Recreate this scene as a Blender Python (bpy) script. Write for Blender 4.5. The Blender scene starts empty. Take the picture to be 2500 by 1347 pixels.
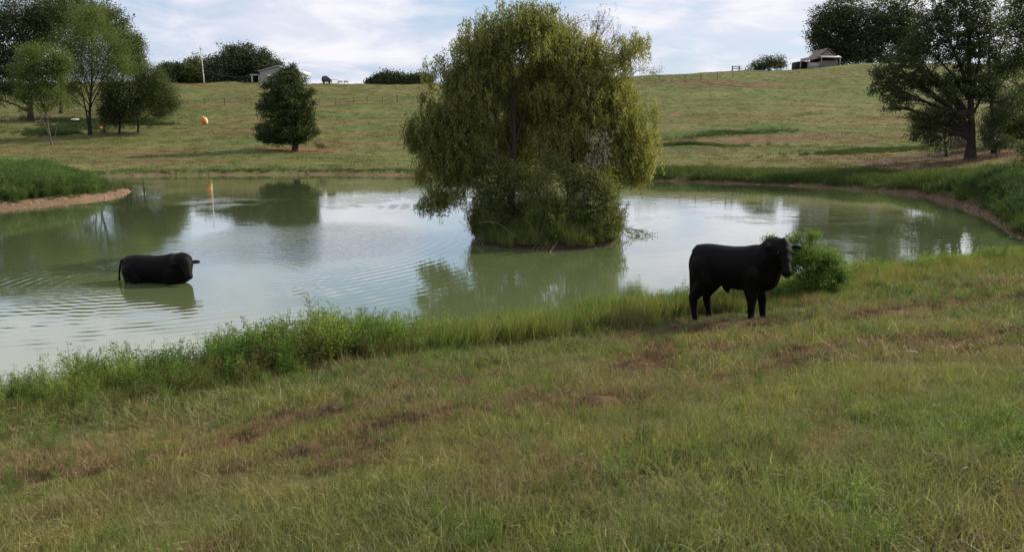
import bpy, bmesh, math, random
import numpy as np
from mathutils import Vector, Matrix
R = math.radians
rng = np.random.default_rng(7)
random.seed(7)
sc = bpy.context.scene
COL = sc.collection

# ------------------------------------------------------------------ camera
F = 1900.0; HC = 4.6; PITCH = math.atan((673.5 - 295) / F)
cam = bpy.data.cameras.new('camera'); camo = bpy.data.objects.new('camera', cam); COL.objects.link(camo)
camo.location = (0, 0, HC); camo.rotation_euler = (math.pi / 2 - PITCH, 0, 0)
cam.sensor_width = 36; cam.lens = F / 2500 * 36; cam.clip_start = 0.1; cam.clip_end = 5000
sc.camera = camo
# ------------------------------------------------------------------ light
SUN_EL, SUN_AZ = 30.0, 24.0          # azimuth: degrees from +X (right) towards +Y (away)
SUN_STR, SKY_STR, CLOUD = 5.0, 0.11, 0.58
sun = bpy.data.lights.new('sun', 'SUN'); suno = bpy.data.objects.new('sun', sun); COL.objects.link(suno)
sun.energy = SUN_STR; sun.angle = R(0.6); sun.color = (1.0, 0.90, 0.74)
sd_ = Vector((math.cos(R(SUN_AZ)) * math.cos(R(SUN_EL)), math.sin(R(SUN_AZ)) * math.cos(R(SUN_EL)), math.sin(R(SUN_EL))))
suno.rotation_euler = sd_.to_track_quat('Z', 'Y').to_euler(); suno.location = (30, 10, 40)
vs = sc.view_settings; vs.view_transform = 'Standard'; vs.look = 'None'; vs.gamma = 1; vs.exposure = 0.22; vs.use_curve_mapping = False
sc.render.engine = 'CYCLES'
sc.cycles.max_bounces = 6; sc.cycles.transparent_max_bounces = 8; sc.cycles.use_denoising = True
sc.cycles.diffuse_bounces = 3; sc.cycles.glossy_bounces = 3; sc.cycles.transmission_bounces = 3

class NT:
    """tiny helper to write node trees"""
    def __init__(s, tree): s.t = tree; s.n = tree.nodes; s.l = tree.links
    def node(s, typ, **kw):
        n = s.n.new(typ)
        for k, v in kw.items(): setattr(n, k, v)
        return n
    def put(s, sock, v):
        if isinstance(v, bpy.types.NodeSocket): s.l.new(v, sock)
        elif v is not None: sock.default_value = v
    def math(s, op, a, b=None, c=None, clamp=False):
        n = s.node('ShaderNodeMath', operation=op); n.use_clamp = clamp
        s.put(n.inputs[0], a); s.put(n.inputs[1], b); s.put(n.inputs[2], c)
        return n.outputs[0]
    def vmath(s, op, a, b=None):
        n = s.node('ShaderNodeVectorMath', operation=op); s.put(n.inputs[0], a); s.put(n.inputs[1], b)
        return n.outputs['Value'] if op in ('LENGTH', 'DISTANCE', 'DOT_PRODUCT') else n.outputs[0]
    def mix(s, f, a, b, blend='MIX'):
        n = s.node('ShaderNodeMix', data_type='RGBA', blend_type=blend)
        s.put(n.inputs[0], f); s.put(n.inputs[6], a); s.put(n.inputs[7], b); return n.outputs[2]
    def noise(s, vec, scale, detail=4, rough=0.55, dist=0.0):
        n = s.node('ShaderNodeTexNoise'); s.put(n.inputs['Vector'], vec); n.inputs['Scale'].default_value = scale
        n.inputs['Detail'].default_value = detail; n.inputs['Roughness'].default_value = rough
        n.inputs['Distortion'].default_value = dist; return n.outputs['Fac']
    def step(s, v, a, b, lo=0.0, hi=1.0):
        n = s.node('ShaderNodeMapRange', interpolation_type='SMOOTHSTEP')
        for i, x in enumerate((v, a, b, lo, hi)): s.put(n.inputs[i], x)
        return n.outputs[0]

def rgb(r, g, b): return (r, g, b, 1.0)

# ------------------------------------------------------------------ world: Nishita sky with thin broken cloud
w = bpy.data.worlds.new('World'); sc.world = w; w.use_nodes = True
w.node_tree.nodes.clear(); q = NT(w.node_tree)
sky = q.node('ShaderNodeTexSky', sky_type='NISHITA'); sky.sun_disc = False
sky.sun_elevation = R(SUN_EL); sky.sun_rotation = R(90 - SUN_AZ); sky.dust_density = 1.6; sky.air_density = 1.0; sky.ozone_density = 1.5
tc = q.node('ShaderNodeTexCoord'); sep = q.node('ShaderNodeSeparateXYZ'); q.l.new(tc.outputs['Generated'], sep.inputs[0])
zz = q.math('MAXIMUM', sep.outputs[2], 0.0); den = q.math('ADD', zz, 0.22)
cmb = q.node('ShaderNodeCombineXYZ')
q.l.new(q.math('DIVIDE', sep.outputs[0], den), cmb.inputs[0]); q.l.new(q.math('MULTIPLY', q.math('DIVIDE', sep.outputs[1], den), 1.0), cmb.inputs[1])
cmb.inputs[2].default_value = 3.7
n1 = q.noise(cmb.outputs[0], 0.95, 7, 0.5, 0.5); n2 = q.noise(cmb.outputs[0], 2.6, 6, 0.55, 0.4)
cov = q.math('ADD', q.math('MULTIPLY', n1, 0.75), q.math('MULTIPLY', n2, 0.25))
cf = q.step(cov, 0.37, 0.53)
skyc = q.vmath('SCALE', sky.outputs[0]); skyc.node.inputs['Scale'].default_value = SKY_STR
haze = q.mix(q.step(sep.outputs[2], 0.0, 0.45, 0.62, 0.30), skyc, rgb(0.47, 0.62, 0.84))
shade = q.step(n2, 0.38, 0.64)
ccol = q.mix(shade, rgb(0.66, 0.68, 0.79), rgb(0.85, 0.83, 0.87))
# cloud colour laid over the hazy sky by cloud cover
fin = q.mix(q.math('MULTIPLY', cf, 0.95), haze, ccol)
bg = q.node('ShaderNodeBackground'); q.l.new(fin, bg.inputs[0]); bg.inputs[1].default_value = 1.0
out = q.node('ShaderNodeOutputWorld'); q.l.new(bg.outputs[0], out.inputs[0])

# ------------------------------------------------------------------ pixel <-> place
def ray(px, py):
    a = (px - 1250) / F; b = (673.5 - py) / F; c, s = math.cos(PITCH), math.sin(PITCH)
    return np.array((a, c + b * s, -s + b * c))
def P(px, py, Y):
    d = ray(px, py); return np.array((0, 0, HC)) + d * (Y / d[1])
def PZ(px, py, z=0.0):
    d = ray(px, py); return np.array((0, 0, HC)) + d * ((z - HC) / d[2])

def vnoise(x, y, s, seed=0, octv=3):
    x = np.asarray(x, float) / s; y = np.asarray(y, float) / s; o = 0; a = 1; t = 0
    for k in range(octv):
        xi = np.floor(x).astype(np.int64); yi = np.floor(y).astype(np.int64); fx = x - xi; fy = y - yi
        fx = fx * fx * (3 - 2 * fx); fy = fy * fy * (3 - 2 * fy)
        def h(i, j):
            n = (i * 374761393 + j * 668265263 + (seed + k * 17) * 1442695041) & 0xFFFFFFFF
            n = ((n ^ (n >> 13)) * 1274126177) & 0xFFFFFFFF
            return ((n ^ (n >> 16)) & 0xFFFF) / 65535.0
        v = (h(xi, yi) * (1 - fx) + h(xi + 1, yi) * fx) * (1 - fy) + (h(xi, yi + 1) * (1 - fx) + h(xi + 1, yi + 1) * fx) * fy
        o = o + a * (v - 0.5) * 2; t += a; a *= 0.5; x = x * 2.03 + 11.3; y = y * 2.03 + 5.7
    return o / t
def sstep(v, a, b):
    t = np.clip((np.asarray(v, float) - a) / (b - a), 0, 1); return t * t * (3 - 2 * t)

# ------------------------------------------------------------------ pond outline and terrain
near_px = [(-1200, 1120), (-500, 1025), (-200, 1000), (0, 978), (200, 950), (400, 925), (600, 890), (800, 860), (1000, 842), (1200, 820), (1400, 790), (1600, 760), (1750, 735), (1900, 700), (2080, 680), (2300, 655), (2480, 634), (2570, 618)]
far_px = [(2600, 604), (2530, 590), (2480, 572), (2440, 545), (2400, 520), (2330, 495), (2240, 476), (2120, 464), (1950, 455), (1800, 449), (1620, 442), (1510, 440), (1300, 434), (1030, 428), (800, 427), (520, 428), (330, 430), (215, 432), (185, 438), (205, 448), (260, 456), (305, 461), (318, 468), (295, 478), (240, 487), (130, 498), (0, 511), (-300, 530), (-700, 560), (-1300, 700)]
nearW = np.array([PZ(*p)[:2] for p in near_px]); farW = np.array([PZ(*p)[:2] for p in far_px])
pond = np.vstack([nearW, farW])
isl_px = [(1160, 585), (1185, 600), (1260, 607), (1340, 610), (1430, 608), (1495, 598), (1512, 580), (1500, 556), (1420, 545), (1300, 540), (1200, 550), (1165, 566)]
isl = np.array([PZ(*p)[:2] for p in isl_px])

def seg_dist(p, A, B):
    best = np.full(len(p), 1e9)
    for a, b in zip(A, B):
        ab = b - a; t = np.clip(((p - a) @ ab) / (ab @ ab), 0, 1)
        d = np.hypot(*(p - (a + t[:, None] * ab)).T); best = np.minimum(best, d)
    return best
def inside(p, poly):
    r = np.zeros(len(p), bool); x, y = p.T
    for a, b in zip(poly, np.roll(poly, -1, 0)):
        if a[1] == b[1]: continue
        c = (a[1] > y) != (b[1] > y); r ^= c & (x < (b[0] - a[0]) * (y - a[1]) / (b[1] - a[1]) + a[0])
    return r
# far land: columns of (depth, height) read off the picture
cols = []
def colp(px, pts): cols.append(((px - 1250) / F, [(d, P(px, py, d)[2]) for d, py in pts]))
colp(-500, [(50, 500), (68, 425), (85, 368), (105, 325), (125, 285), (145, 255), (170, 228), (200, 208)])
colp(0, [(44, 505), (60, 440), (70, 412), (85, 368), (105, 305), (125, 278), (145, 255), (170, 228), (195, 207)])
colp(500, [(60, 450), (66, 428), (72, 405), (85, 365), (105, 318), (125, 282), (145, 253), (170, 226), (192, 205)])
colp(1000, [(60, 450), (66, 428), (72, 408), (85, 370), (105, 325), (125, 285), (143, 254), (170, 226), (192, 203)])
colp(1500, [(56, 450), (60, 440), (66, 412), (85, 362), (105, 318), (125, 282), (150, 240), (180, 205), (215, 187)])
colp(1900, [(52, 460), (56, 452), (62, 418), (78, 378), (98, 332), (120, 289), (148, 246), (180, 208), (222, 168)])
colp(2150, [(46, 476), (51, 462), (57, 425), (68, 392), (90, 345), (115, 300), (145, 250), (180, 195), (228, 153)])
colp(2500, [(28, 595), (34, 530), (42, 455), (52, 400), (62, 372), (85, 330), (115, 280), (150, 215), (200, 150)])
colp(3000, [(26, 580), (34, 500), (44, 430), (60, 372), (85, 320), (120, 270), (160, 200), (210, 140)])
ca = np.array([c[0] for c in cols])
DG = np.concatenate([np.linspace(0, 25, 12)[:-1], np.linspace(25, 240, 130), np.array([260, 300, 400, 600, 1000, 2000, 4000])])
tab = []
for _, pts in cols:
    d = [0, 20] + [p[0] for p in pts]; z = [0.7, 0.6] + [p[1] for p in pts]
    dl, zl = d[-1], z[-1]
    d += [dl + 25, dl + 60, 420, 700, 4000]; z += [zl + 0.6, zl - 1.5, zl - 8, zl - 16, zl - 60]
    tz = np.interp(DG, d, z)
    k = np.convolve(np.pad(tz[:141], 4, 'edge'), np.ones(9) / 9, 'valid'); tz[13:137] = k[13:137]
    tab.append(tz)
tab = np.array(tab)
def far_height(x, y):
    yy = np.maximum(y, 1.0); a = np.clip(x / yy, ca[0], ca[-1])
    yy = np.where(y < 1, np.abs(y), y)
    i = np.clip(np.searchsorted(ca, a) - 1, 0, len(ca) - 2); t = (a - ca[i]) / (ca[i + 1] - ca[i]); t = t * t * (3 - 2 * t) * 0.5 + t * 0.5
    z = np.zeros_like(a)
    for k in range(len(ca) - 1):
        m = i == k
        if m.any():
            z[m] = np.interp(yy[m], DG, tab[k]) * (1 - t[m]) + np.interp(yy[m], DG, tab[k + 1]) * t[m]
    return z
NS = [0, 1, 2, 5, 9, 15, 19, 26, 60, 200, 5000]; NZ = [0, .22, .42, .85, 1.62, 2.98, 3.25, 3.1, 2.2, 2, 2]
def land(x, y, full=False):
    shp = np.shape(x); x = np.atleast_1d(np.asarray(x, float)).ravel(); y = np.atleast_1d(np.asarray(y, float)).ravel()
    p = np.stack([x, y], 1)
    dn = seg_dist(p, nearW[:-1], nearW[1:]); df = seg_dist(p, farW[:-1], farW[1:])
    ins = inside(p, pond); sdp = np.where(ins, -1, 1) * np.minimum(np.minimum(dn, df), 1e9)
    di = seg_dist(p, isl, np.roll(isl, -1, 0)); ii = inside(p, isl)
    wob = vnoise(x, y, 2.2, 5, 4) * 0.35 * (0.4 + sstep(df, 0, 3) * 0)
    sdp = sdp + wob + (vnoise(x, y, 7, 8, 2) * 0.5 * (dn > df))
    sdi = np.where(ii, di, -di) + wob * .5
    t = sstep(dn - df, -4.0, 4.0)            # 0 near bank, 1 far land
    zn = np.interp(dn, NS, NZ); zf = np.maximum(far_height(x, y), 0.35)
    L = zn * (1 - t) + zf * t
    far = sstep(y, 55, 110)
    L = L + vnoise(x, y, 9, 1, 3) * (0.06 + 0.45 * far) * sstep(dn, 3, 12) + vnoise(x, y, 1.1, 2, 3) * 0.045 * sstep(sdp, 0.5, 3) + vnoise(x, y, 35, 3, 2) * 0.9 * far
    z = np.where(sdp > 0, np.maximum(L, 0.12) * (1 - np.exp(-np.maximum(sdp, 0) / 0.55)), -0.68 * (1 - np.exp(np.minimum(sdp, 0) / 1.2)))
    zi = np.where(sdi > 0, 0.10 + 0.38 * (1 - np.exp(-np.maximum(sdi, 0) / 0.5)), -0.68 * (1 - np.exp(np.minimum(sdi, 0) / 0.8)))
    z = np.where(sdp < 0, np.maximum(z, zi), z)
    sd = np.where(sdp < 0, np.maximum(sdp, sdi), sdp)
    if full: return z, sd, dn, df, t
    return z.reshape(shp) if shp else float(z[0])
def ground(x, y): return land(x, y)
def G(px, py, lo=2.2, hi=400):
    """the place on the ground seen at a pixel"""
    Y = np.concatenate([np.linspace(lo, 30, 200), np.linspace(30.3, hi, 900)])
    d = ray(px, py); X = d[0] / d[1] * Y; Z = HC + d[2] / d[1] * Y; g = land(X, Y); k = np.argmax(Z <= g)
    if not (Z <= g).any(): k = len(Y) - 1
    return np.array((X[k], Y[k], g[k]))
def gx(px, Y):
    """ground point under a picture column at depth Y"""
    X = (px - 1250) / F * Y * math.cos(PITCH) / 1.0
    for _ in range(4):
        z = ground(X, Y); b = np.array((0, Y, z - HC)); dep = Y * math.cos(PITCH) - (z - HC) * math.sin(PITCH); X = (px - 1250) / F * dep
    return np.array((X, Y, ground(X, Y)))

# ground colour: colour patches of the sward (dry clippings, soil, lush strips)
OL = np.array((0.118, 0.124, 0.042)); GR = np.array((0.082, 0.116, 0.032)); ST = np.array((0.165, 0.142, 0.062)); BR = np.array((0.150, 0.086, 0.048)); MUD = np.array((0.165, 0.108, 0.070)); LUSH = np.array((0.058, 0.098, 0.026)); SOIL = np.array((0.045, 0.034, 0.022))
feats = []
def feat(px, py, rx, ry, col, wgt=1.0, rot=0.0): c = G(px, py); feats.append((c[0], c[1], rx, ry, np.array(col), wgt, rot))
for (a, b, rx, ry, wgt) in [(1650, 860, .55, .5, 1), (1600, 895, .9, .5, .8), (1740, 808, .9, .6, .9), (1600, 820, .9, .35, 1), (1980, 868, .5, .35, 1), (2090, 848, .9, .4, .6), (2270, 835, 1.0, .4, .8), (2370, 850, .7, .35, .8), (2160, 768, 1.3, .4, .8), (2270, 755, 1.1, .4, .8), (2440, 745, 1.4, .4, .8), (2420, 700, 1.2, .6, .7), (1800, 800, 1.2, .5, .6), (1870, 838, 1.0, .3, .5), (1440, 1002, .35, .28, .9), (1500, 985, .3, .2, .6),
        (800, 1025, .45, .25, .9), (690, 1045, .4, .22, .9), (545, 1105, .3, .2, .9), (620, 1085, .3, .15, .6), (730, 1120, .4, .15, .8), (850, 1110, .7, .2, .6), (960, 1045, .5, .2, .7), (1050, 1030, .8, .25, .6), (300, 1150, .7, .2, .5), (60, 1170, .5, .25, .5), (1100, 940, 1.3, .35, .4), (400, 1130, .6, .2, .5), (1250, 1000, .8, .3, .4), (840, 1140, .25, .12, .9), (2480, 825, .7, .3, .8), (1900, 905, 1.0, .3, .4), (1560, 910, .5, .5, .8)]:
    feat(a, b, rx, ry, BR, wgt, 0.42)
feat(800, 368, 0, 0, BR, 0)
feat(735, 368, 3.2, 1.8, (0.22, 0.12, 0.07), 1.3)
feat(1500 + 240, 205, 11, 3, (0.13, 0.085, 0.05), .9)
feat(1690, 200, 9, 4, (0.13, 0.085, 0.05), .8)
feat(1780, 330, 9, 2.2, LUSH, 1.0, .25); feat(1850, 315, 7, 2.0, LUSH, .9, .2); feat(1650, 358, 6, 1.6, LUSH, 1.0, .2); feat(2150, 368, 6, 3, LUSH, .8)
feat(1700, 345, 14, 2, BR, .5, .25); feat(1950, 335, 16, 3, BR, .45, .1); feat(2050, 385, 8, 2, BR, .6); feat(2350, 392, 9, 2.6, (0.12, .075, .05), 1.1, .1); feat(2250, 385, 7, 2.0, (0.09, .06, .04), 1.0)  # last two are darker brown patches below the bank trees
feat(870, 288, 11, 2, LUSH, .5); feat(900, 252, 14, 1.3, BR, .5); feat(700, 255, 20, 1.4, BR, .35); feat(500, 258, 10, 1.6, BR, .4); feat(1850, 285, 16, 2.0, BR, .35, .1)
feat(2200, 300, 16, 5, ST, .4); feat(140, 293, 12, 3, (.10, .07, .04), .6); feat(1650, 218, 12, 3, (0.09, 0.13, 0.04), .8)
def ground_col(x, y, sd, df, t):
    near = 1 - sstep(y, 25, 50)
    ax, ay = x * .87 + y * .5, -x * .5 + y * .87
    a = vnoise(np.where(near > .5, ax, x), np.where(near > .5, ay * 2.0, y * 2.2), 6.0, 21, 4); b = vnoise(x, y, 1.0, 22, 3); c = vnoise(x * .35, y * 1.2, 4.5, 23, 3); e = vnoise(x * .5, y, 24, 27, 2)
    col = OL[None] + 0 * x[:, None]
    def lay(col, k, wt): wt = np.clip(wt, 0, 1)[:, None]; return col * (1 - wt) + k[None] * wt
    col = lay(col, GR, sstep(a + b * .25 + e * .4, -.15, .45) * .85); col = lay(col, ST, sstep(c + b * .3, .05, .55) * .6)
    col = lay(col, BR, sstep(vnoise(ax, ay * 2.6, 2.6, 31, 4), .22, .6) * .55 * near)
    col = lay(col, BR, sstep(vnoise(x * .3, y * 1.1, 5.5, 33, 4), .18, .5) * .45 * (1 - near))
    for fx, fy, rx, ry, k, wg, rot in feats:
        if rx == 0: continue
        m = (np.abs(x - fx) < 4 * max(rx, ry)) & (np.abs(y - fy) < 4 * max(rx, ry))
        if not m.any(): continue
        dx, dy = x[m] - fx, y[m] - fy; u = dx * math.cos(rot) + dy * math.sin(rot); v = -dx * math.sin(rot) + dy * math.cos(rot)
        g = np.exp(-((u / rx) ** 2 + (v / ry) ** 2) * .8) * (1 + .9 * vnoise(x[m], y[m], .5 * max(ry, .4), 41, 3))
        col[m] = lay(col[m], k, g * wg * 1.25)
    # lush fringe by the water, then the bare muddy lip
    fr = (sstep(sd, .2, .8) * (1 - sstep(sd, 2.5, 5.5))); col = lay(col, GR * .85, fr * .8)
    mudw = .55 + .55 * sstep(df, 0, 1) * 0
    lip = np.where(t > .5, np.where((x < -12) & (y < 60), 1.2, .32) + .5 * vnoise(x, y, 5, 51, 3), .45); lip = np.where((x > -3) & (x < 6) & (y > 25) & (y < 40), .02, lip)
    col = lay(col, MUD, 1 - sstep(sd, lip * .75, lip)); rt_ = (x > 8) & (y > 24) & (sd < lip + .2); col[rt_] = col[rt_] * .72
    im = (x > -3) & (x < 6) & (y > 25) & (y < 40); col[im] = SOIL
    return col

# ------------------------------------------------------------------ mesh helpers
def np_mesh(name, V, faces, smooth=False, attrs=None):
    me = bpy.data.meshes.new(name); V = np.asarray(V, np.float32); faces = np.asarray(faces, np.int32); n, k = faces.shape
    me.vertices.add(len(V)); me.vertices.foreach_set('co', V.ravel())
    me.loops.add(n * k); me.loops.foreach_set('vertex_index', faces.ravel())
    me.polygons.add(n); me.polygons.foreach_set('loop_start', np.arange(0, n * k, k, dtype=np.int32))
    try: me.polygons.foreach_set('loop_total', np.full(n, k, np.int32))
    except Exception: pass
    if smooth: me.polygons.foreach_set('use_smooth', np.ones(n, bool))
    for an, (typ, arr) in (attrs or {}).items():
        a = me.attributes.new(an, typ, 'POINT'); arr = np.asarray(arr, np.float32)
        a.data.foreach_set({'FLOAT': 'value', 'FLOAT_COLOR': 'color', 'FLOAT_VECTOR': 'vector', 'INT': 'value'}[typ], arr.ravel() if typ != 'INT' else arr.astype(np.int32))
    me.update(calc_edges=True); me.validate() if False else None
    return me
def link(name, me, mat=None, parent=None, loc=None):
    o = bpy.data.objects.new(name, me); COL.objects.link(o)
    if mat is not None: me.materials.append(mat)
    if parent is not None: o.parent = parent
    if loc is not None: o.location = loc
    return o
def tag(o, label=None, cat=None, group=None, kind=None):
    if label: o['label'] = label
    if cat: o['category'] = cat
    if group: o['group'] = group
    if kind: o['kind'] = kind
    return o
def empty(name, loc, rz=0.0):
    o = bpy.data.objects.new(name, None); COL.objects.link(o); o.location = loc; o.rotation_euler = (0, 0, rz); o.empty_display_size = .2; return o
class MB:
    def __init__(s): s.V = []; s.Fq = []; s.n = 0
    def add(s, V, Fc): s.V.append(np.asarray(V, float)); s.Fq.append(np.asarray(Fc) + s.n); s.n += len(V)
    def box(s, x0, x1, y0, y1, z0, z1):
        V = [(x, y, z) for z in (z0, z1) for y in (y0, y1) for x in (x0, x1)]
        s.add(V, [(0, 2, 3, 1), (4, 5, 7, 6), (0, 1, 5, 4), (2, 6, 7, 3), (0, 4, 6, 2), (1, 3, 7, 5)])
    def tube(s, pts, rad, sides=6):
        pts = np.asarray(pts, float); n = len(pts); rad = np.broadcast_to(rad, (n,)); T = np.gradient(pts, axis=0); T /= np.linalg.norm(T, axis=1)[:, None] + 1e-9
        ref = np.array((0, 0, 1.)) if abs(T[0, 2]) < .8 else np.array((1., 0, 0)); U = np.cross(T, ref); U /= np.linalg.norm(U, axis=1)[:, None] + 1e-9; W = np.cross(T, U)
        an = np.arange(sides) * 2 * math.pi / sides
        V = pts[:, None] + (U[:, None] * np.cos(an)[None, :, None] + W[:, None] * np.sin(an)[None, :, None]) * rad[:, None, None]
        i = np.arange(n - 1)[:, None] * sides; j = np.arange(sides)[None]; j2 = (j + 1) % sides
        fc = np.stack([i + j, i + j2, i + sides + j2, i + sides + j], -1).reshape(-1, 4); s.add(V.reshape(-1, 3), fc)
        k = sides // 2  # end caps as quads
        if sides == 6: s.add(V[-1], [(0, 1, 2, 3), (0, 3, 4, 5)]); s.add(V[0], [(3, 2, 1, 0), (5, 4, 3, 0)])
        if sides == 4: s.add(V[-1], [(0, 1, 2, 3)]); s.add(V[0], [(3, 2, 1, 0)])
    def prism(s, poly, y0, y1):   # poly in (x,z)
        pass
    def build(s, name, mat, parent=None, smooth=False, loc=None):
        return link(name, np_mesh(name, np.vstack(s.V), np.vstack(s.Fq), smooth), mat, parent, loc)

# ------------------------------------------------------------------ materials
def mat_new(name):
    m = bpy.data.materials.new(name); m.use_nodes = True; m.node_tree.nodes.clear(); return m, NT(m.node_tree)
def simple(name, col, rough=.7, var=.25, scale=6.0, metal=0, bump=0.0, spec=.3):
    m, q = mat_new(name); g = q.node('ShaderNodeTexCoord'); n = q.noise(g.outputs['Object'], scale, 5, .6)
    c = q.mix(n, rgb(*[x * (1 - var) for x in col]), rgb(*[min(1, x * (1 + var)) for x in col]))
    b = q.node('ShaderNodeBsdfPrincipled'); q.l.new(c, b.inputs['Base Color']); b.inputs['Roughness'].default_value = rough; b.inputs['Metallic'].default_value = metal; b.inputs['Specular IOR Level'].default_value = spec
    if bump:
        bn = q.node('ShaderNodeBump'); bn.inputs['Distance'].default_value = bump; q.l.new(n, bn.inputs['Height']); q.l.new(bn.outputs[0], b.inputs['Normal'])
    o = q.node('ShaderNodeOutputMaterial'); q.l.new(b.outputs[0], o.inputs[0]); return m
def leaf_mat(name, dark, light, trans=.35, tint=False, rough=.55):
    m, q = mat_new(name)
    a = q.node('ShaderNodeAttribute', attribute_name='var')
    c = q.mix(a.outputs['Fac'], rgb(*dark), rgb(*light))
    if tint:
        t = q.node('ShaderNodeAttribute', attribute_name='tint', attribute_type='INSTANCER'); c = q.mix(1.0, c, t.outputs['Color'], 'MULTIPLY')
    b = q.node('ShaderNodeBsdfPrincipled'); q.l.new(c, b.inputs['Base Color']); b.inputs['Roughness'].default_value = rough; b.inputs['Specular IOR Level'].default_value = .25
    tr = q.node('ShaderNodeBsdfTranslucent'); c2 = q.mix(1.0, c, rgb(1.15, 1.2, .7), 'MULTIPLY'); q.l.new(c2, tr.inputs[0])
    mx = q.node('ShaderNodeMixShader'); mx.inputs[0].default_value = trans; q.l.new(b.outputs[0], mx.inputs[1]); q.l.new(tr.outputs[0], mx.inputs[2])
    o = q.node('ShaderNodeOutputMaterial'); q.l.new(mx.outputs[0], o.inputs[0]); return m

# ground
mg, q = mat_new('sward')
geo = q.node('ShaderNodeNewGeometry'); at = q.node('ShaderNodeAttribute', attribute_name='gcol')
n1 = q.noise(geo.outputs['Position'], 0.9, 8, .7); n2 = q.noise(geo.outputs['Position'], 9.0, 6, .7)
mp = q.node('ShaderNodeMapping'); q.l.new(geo.outputs['Position'], mp.inputs[0]); mp.inputs['Scale'].default_value = (.6, 2.2, 1.0)
n3 = q.noise(mp.outputs[0], 0.35, 7, .65)
k1 = q.math('ADD', q.math('MULTIPLY', n1, .9), q.math('MULTIPLY', n2, .7)); k1 = q.math('ADD', k1, q.math('MULTIPLY', n3, .8))
k = q.step(k1, .80, 1.65, .68, 1.28)
c = q.mix(1.0, at.outputs['Color'], q.mix(k, rgb(0, 0, 0), rgb(1, 1, 1)), 'MULTIPLY')
sc_ = q.vmath('SCALE', at.outputs['Color']); q.l.new(k, sc_.node.inputs['Scale'])
b = q.node('ShaderNodeBsdfPrincipled'); q.l.new(sc_, b.inputs['Base Color']); b.inputs['Roughness'].default_value = .9; b.inputs['Specular IOR Level'].default_value = .1
bn = q.node('ShaderNodeBump'); bn.inputs['Distance'].default_value = .07; bn.inputs['Strength'].default_value = .7; q.l.new(k1, bn.inputs['Height']); q.l.new(bn.outputs[0], b.inputs['Normal'])
o = q.node('ShaderNodeOutputMaterial'); q.l.new(b.outputs[0], o.inputs[0])

# ------------------------------------------------------------------ ground sheet (rings round the camera, finest in view)
rr = np.concatenate([[0.3, .8, 1.3], 1.8 * 1.0125 ** np.arange(0, 426)]); rr = np.concatenate([rr[rr < 300], np.array([320, 350, 400, 480, 600, 800, 1200, 2000, 3500])])
an = np.concatenate([np.linspace(-42, 42, 440), np.linspace(42, 318, 70)[1:-1]]) ; nA = len(an)
RR, AA = np.meshgrid(rr, np.radians(an), indexing='ij'); gxx = (RR * np.sin(AA)).ravel(); gyy = (RR * np.cos(AA)).ravel()
gz, gsd, gdn, gdf, gt = land(gxx, gyy, True)
fcol = [(f[0], f[1], f[2], f[3], f[5], f[6]) for f in feats if f[1] < 30]
for fx, fy, rx, ry, wg, rot in fcol:      # clods and clippings stand a little proud
    m = (np.abs(gxx - fx) < 2.5 * rx + .3) & (np.abs(gyy - fy) < 2.5 * rx + .3); dx, dy = gxx[m] - fx, gyy[m] - fy; u = dx * math.cos(rot) + dy * math.sin(rot); v = -dx * math.sin(rot) + dy * math.cos(rot)
    gz[m] += np.exp(-((u / rx) ** 2 + (v / ry) ** 2) * 1.6) * .09 * wg * (1 + 1.2 * vnoise(gxx[m], gyy[m], .3, 61, 3))
gc = ground_col(gxx, gyy, gsd, gdf, gt)
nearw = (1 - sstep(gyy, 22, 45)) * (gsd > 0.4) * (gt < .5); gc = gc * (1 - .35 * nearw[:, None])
i = np.arange(len(rr) - 1)[:, None] * nA; j = np.arange(nA)[None]; j2 = (j + 1) % nA
fq = np.stack([i + j, i + nA + j, i + nA + j2, i + j2], -1).reshape(-1, 4)
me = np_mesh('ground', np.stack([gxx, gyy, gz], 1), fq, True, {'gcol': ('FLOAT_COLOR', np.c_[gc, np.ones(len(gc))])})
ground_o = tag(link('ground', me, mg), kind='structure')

# ------------------------------------------------------------------ water
BULL2 = PZ(385, 690); MOVEC = (float(BULL2[0]), float(BULL2[1]))
mw, q = mat_new('pond_water'); geo = q.node('ShaderNodeNewGeometry'); pos = geo.outputs['Position']
def ring(cx, cy, wl, amp, r0, r1, r2, r3, wob=.5, sx=1.0):
    v = q.vmath('SUBTRACT', pos, (cx, cy, 0)); v = q.vmath('MULTIPLY', v, (sx, 1.0, 0)); d = q.vmath('LENGTH', v)
    ph = q.math('ADD', q.math('MULTIPLY', d, 2 * math.pi / wl), q.math('MULTIPLY', q.noise(pos, .35, 2, .5), wob * 6))
    s = q.math('SINE', ph); wd = q.math('MULTIPLY', q.step(d, r0, r1), q.step(d, r2, r3, 1, 0)); return q.math('MULTIPLY', q.math('MULTIPLY', s, q.math('MULTIPLY', wd, q.step(q.noise(pos, .42, 3, .6), .36, .62))), amp)
mp = q.node('ShaderNodeMapping'); q.l.new(pos, mp.inputs[0]); mp.inputs['Scale'].default_value = (.55, 1.0, 1.0); mp.inputs['Rotation'].default_value = (0, 0, .12)
patch = q.noise(pos, .13, 3, .5); c1 = PZ(760, 590)
dpt = q.vmath('LENGTH', q.vmath('MULTIPLY', q.vmath('SUBTRACT', pos, (float(c1[0]), float(c1[1]), 0)), (.16, .13, 0)))
ruf = q.step(dpt, .45, 1.0, 1, 0); ruf2 = q.math('MULTIPLY', q.step(patch, .45, .62), .22)
ruf = q.math('MAXIMUM', ruf, ruf2)
fine = q.math('MULTIPLY', q.noise(mp.outputs[0], 6.0, 4, .6, .6), q.math('MULTIPLY', ruf, .011))
swell = q.math('MULTIPLY', q.noise(mp.outputs[0], 1.6, 3, .5), .0032)
h = q.math('ADD', fine, swell)
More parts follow.
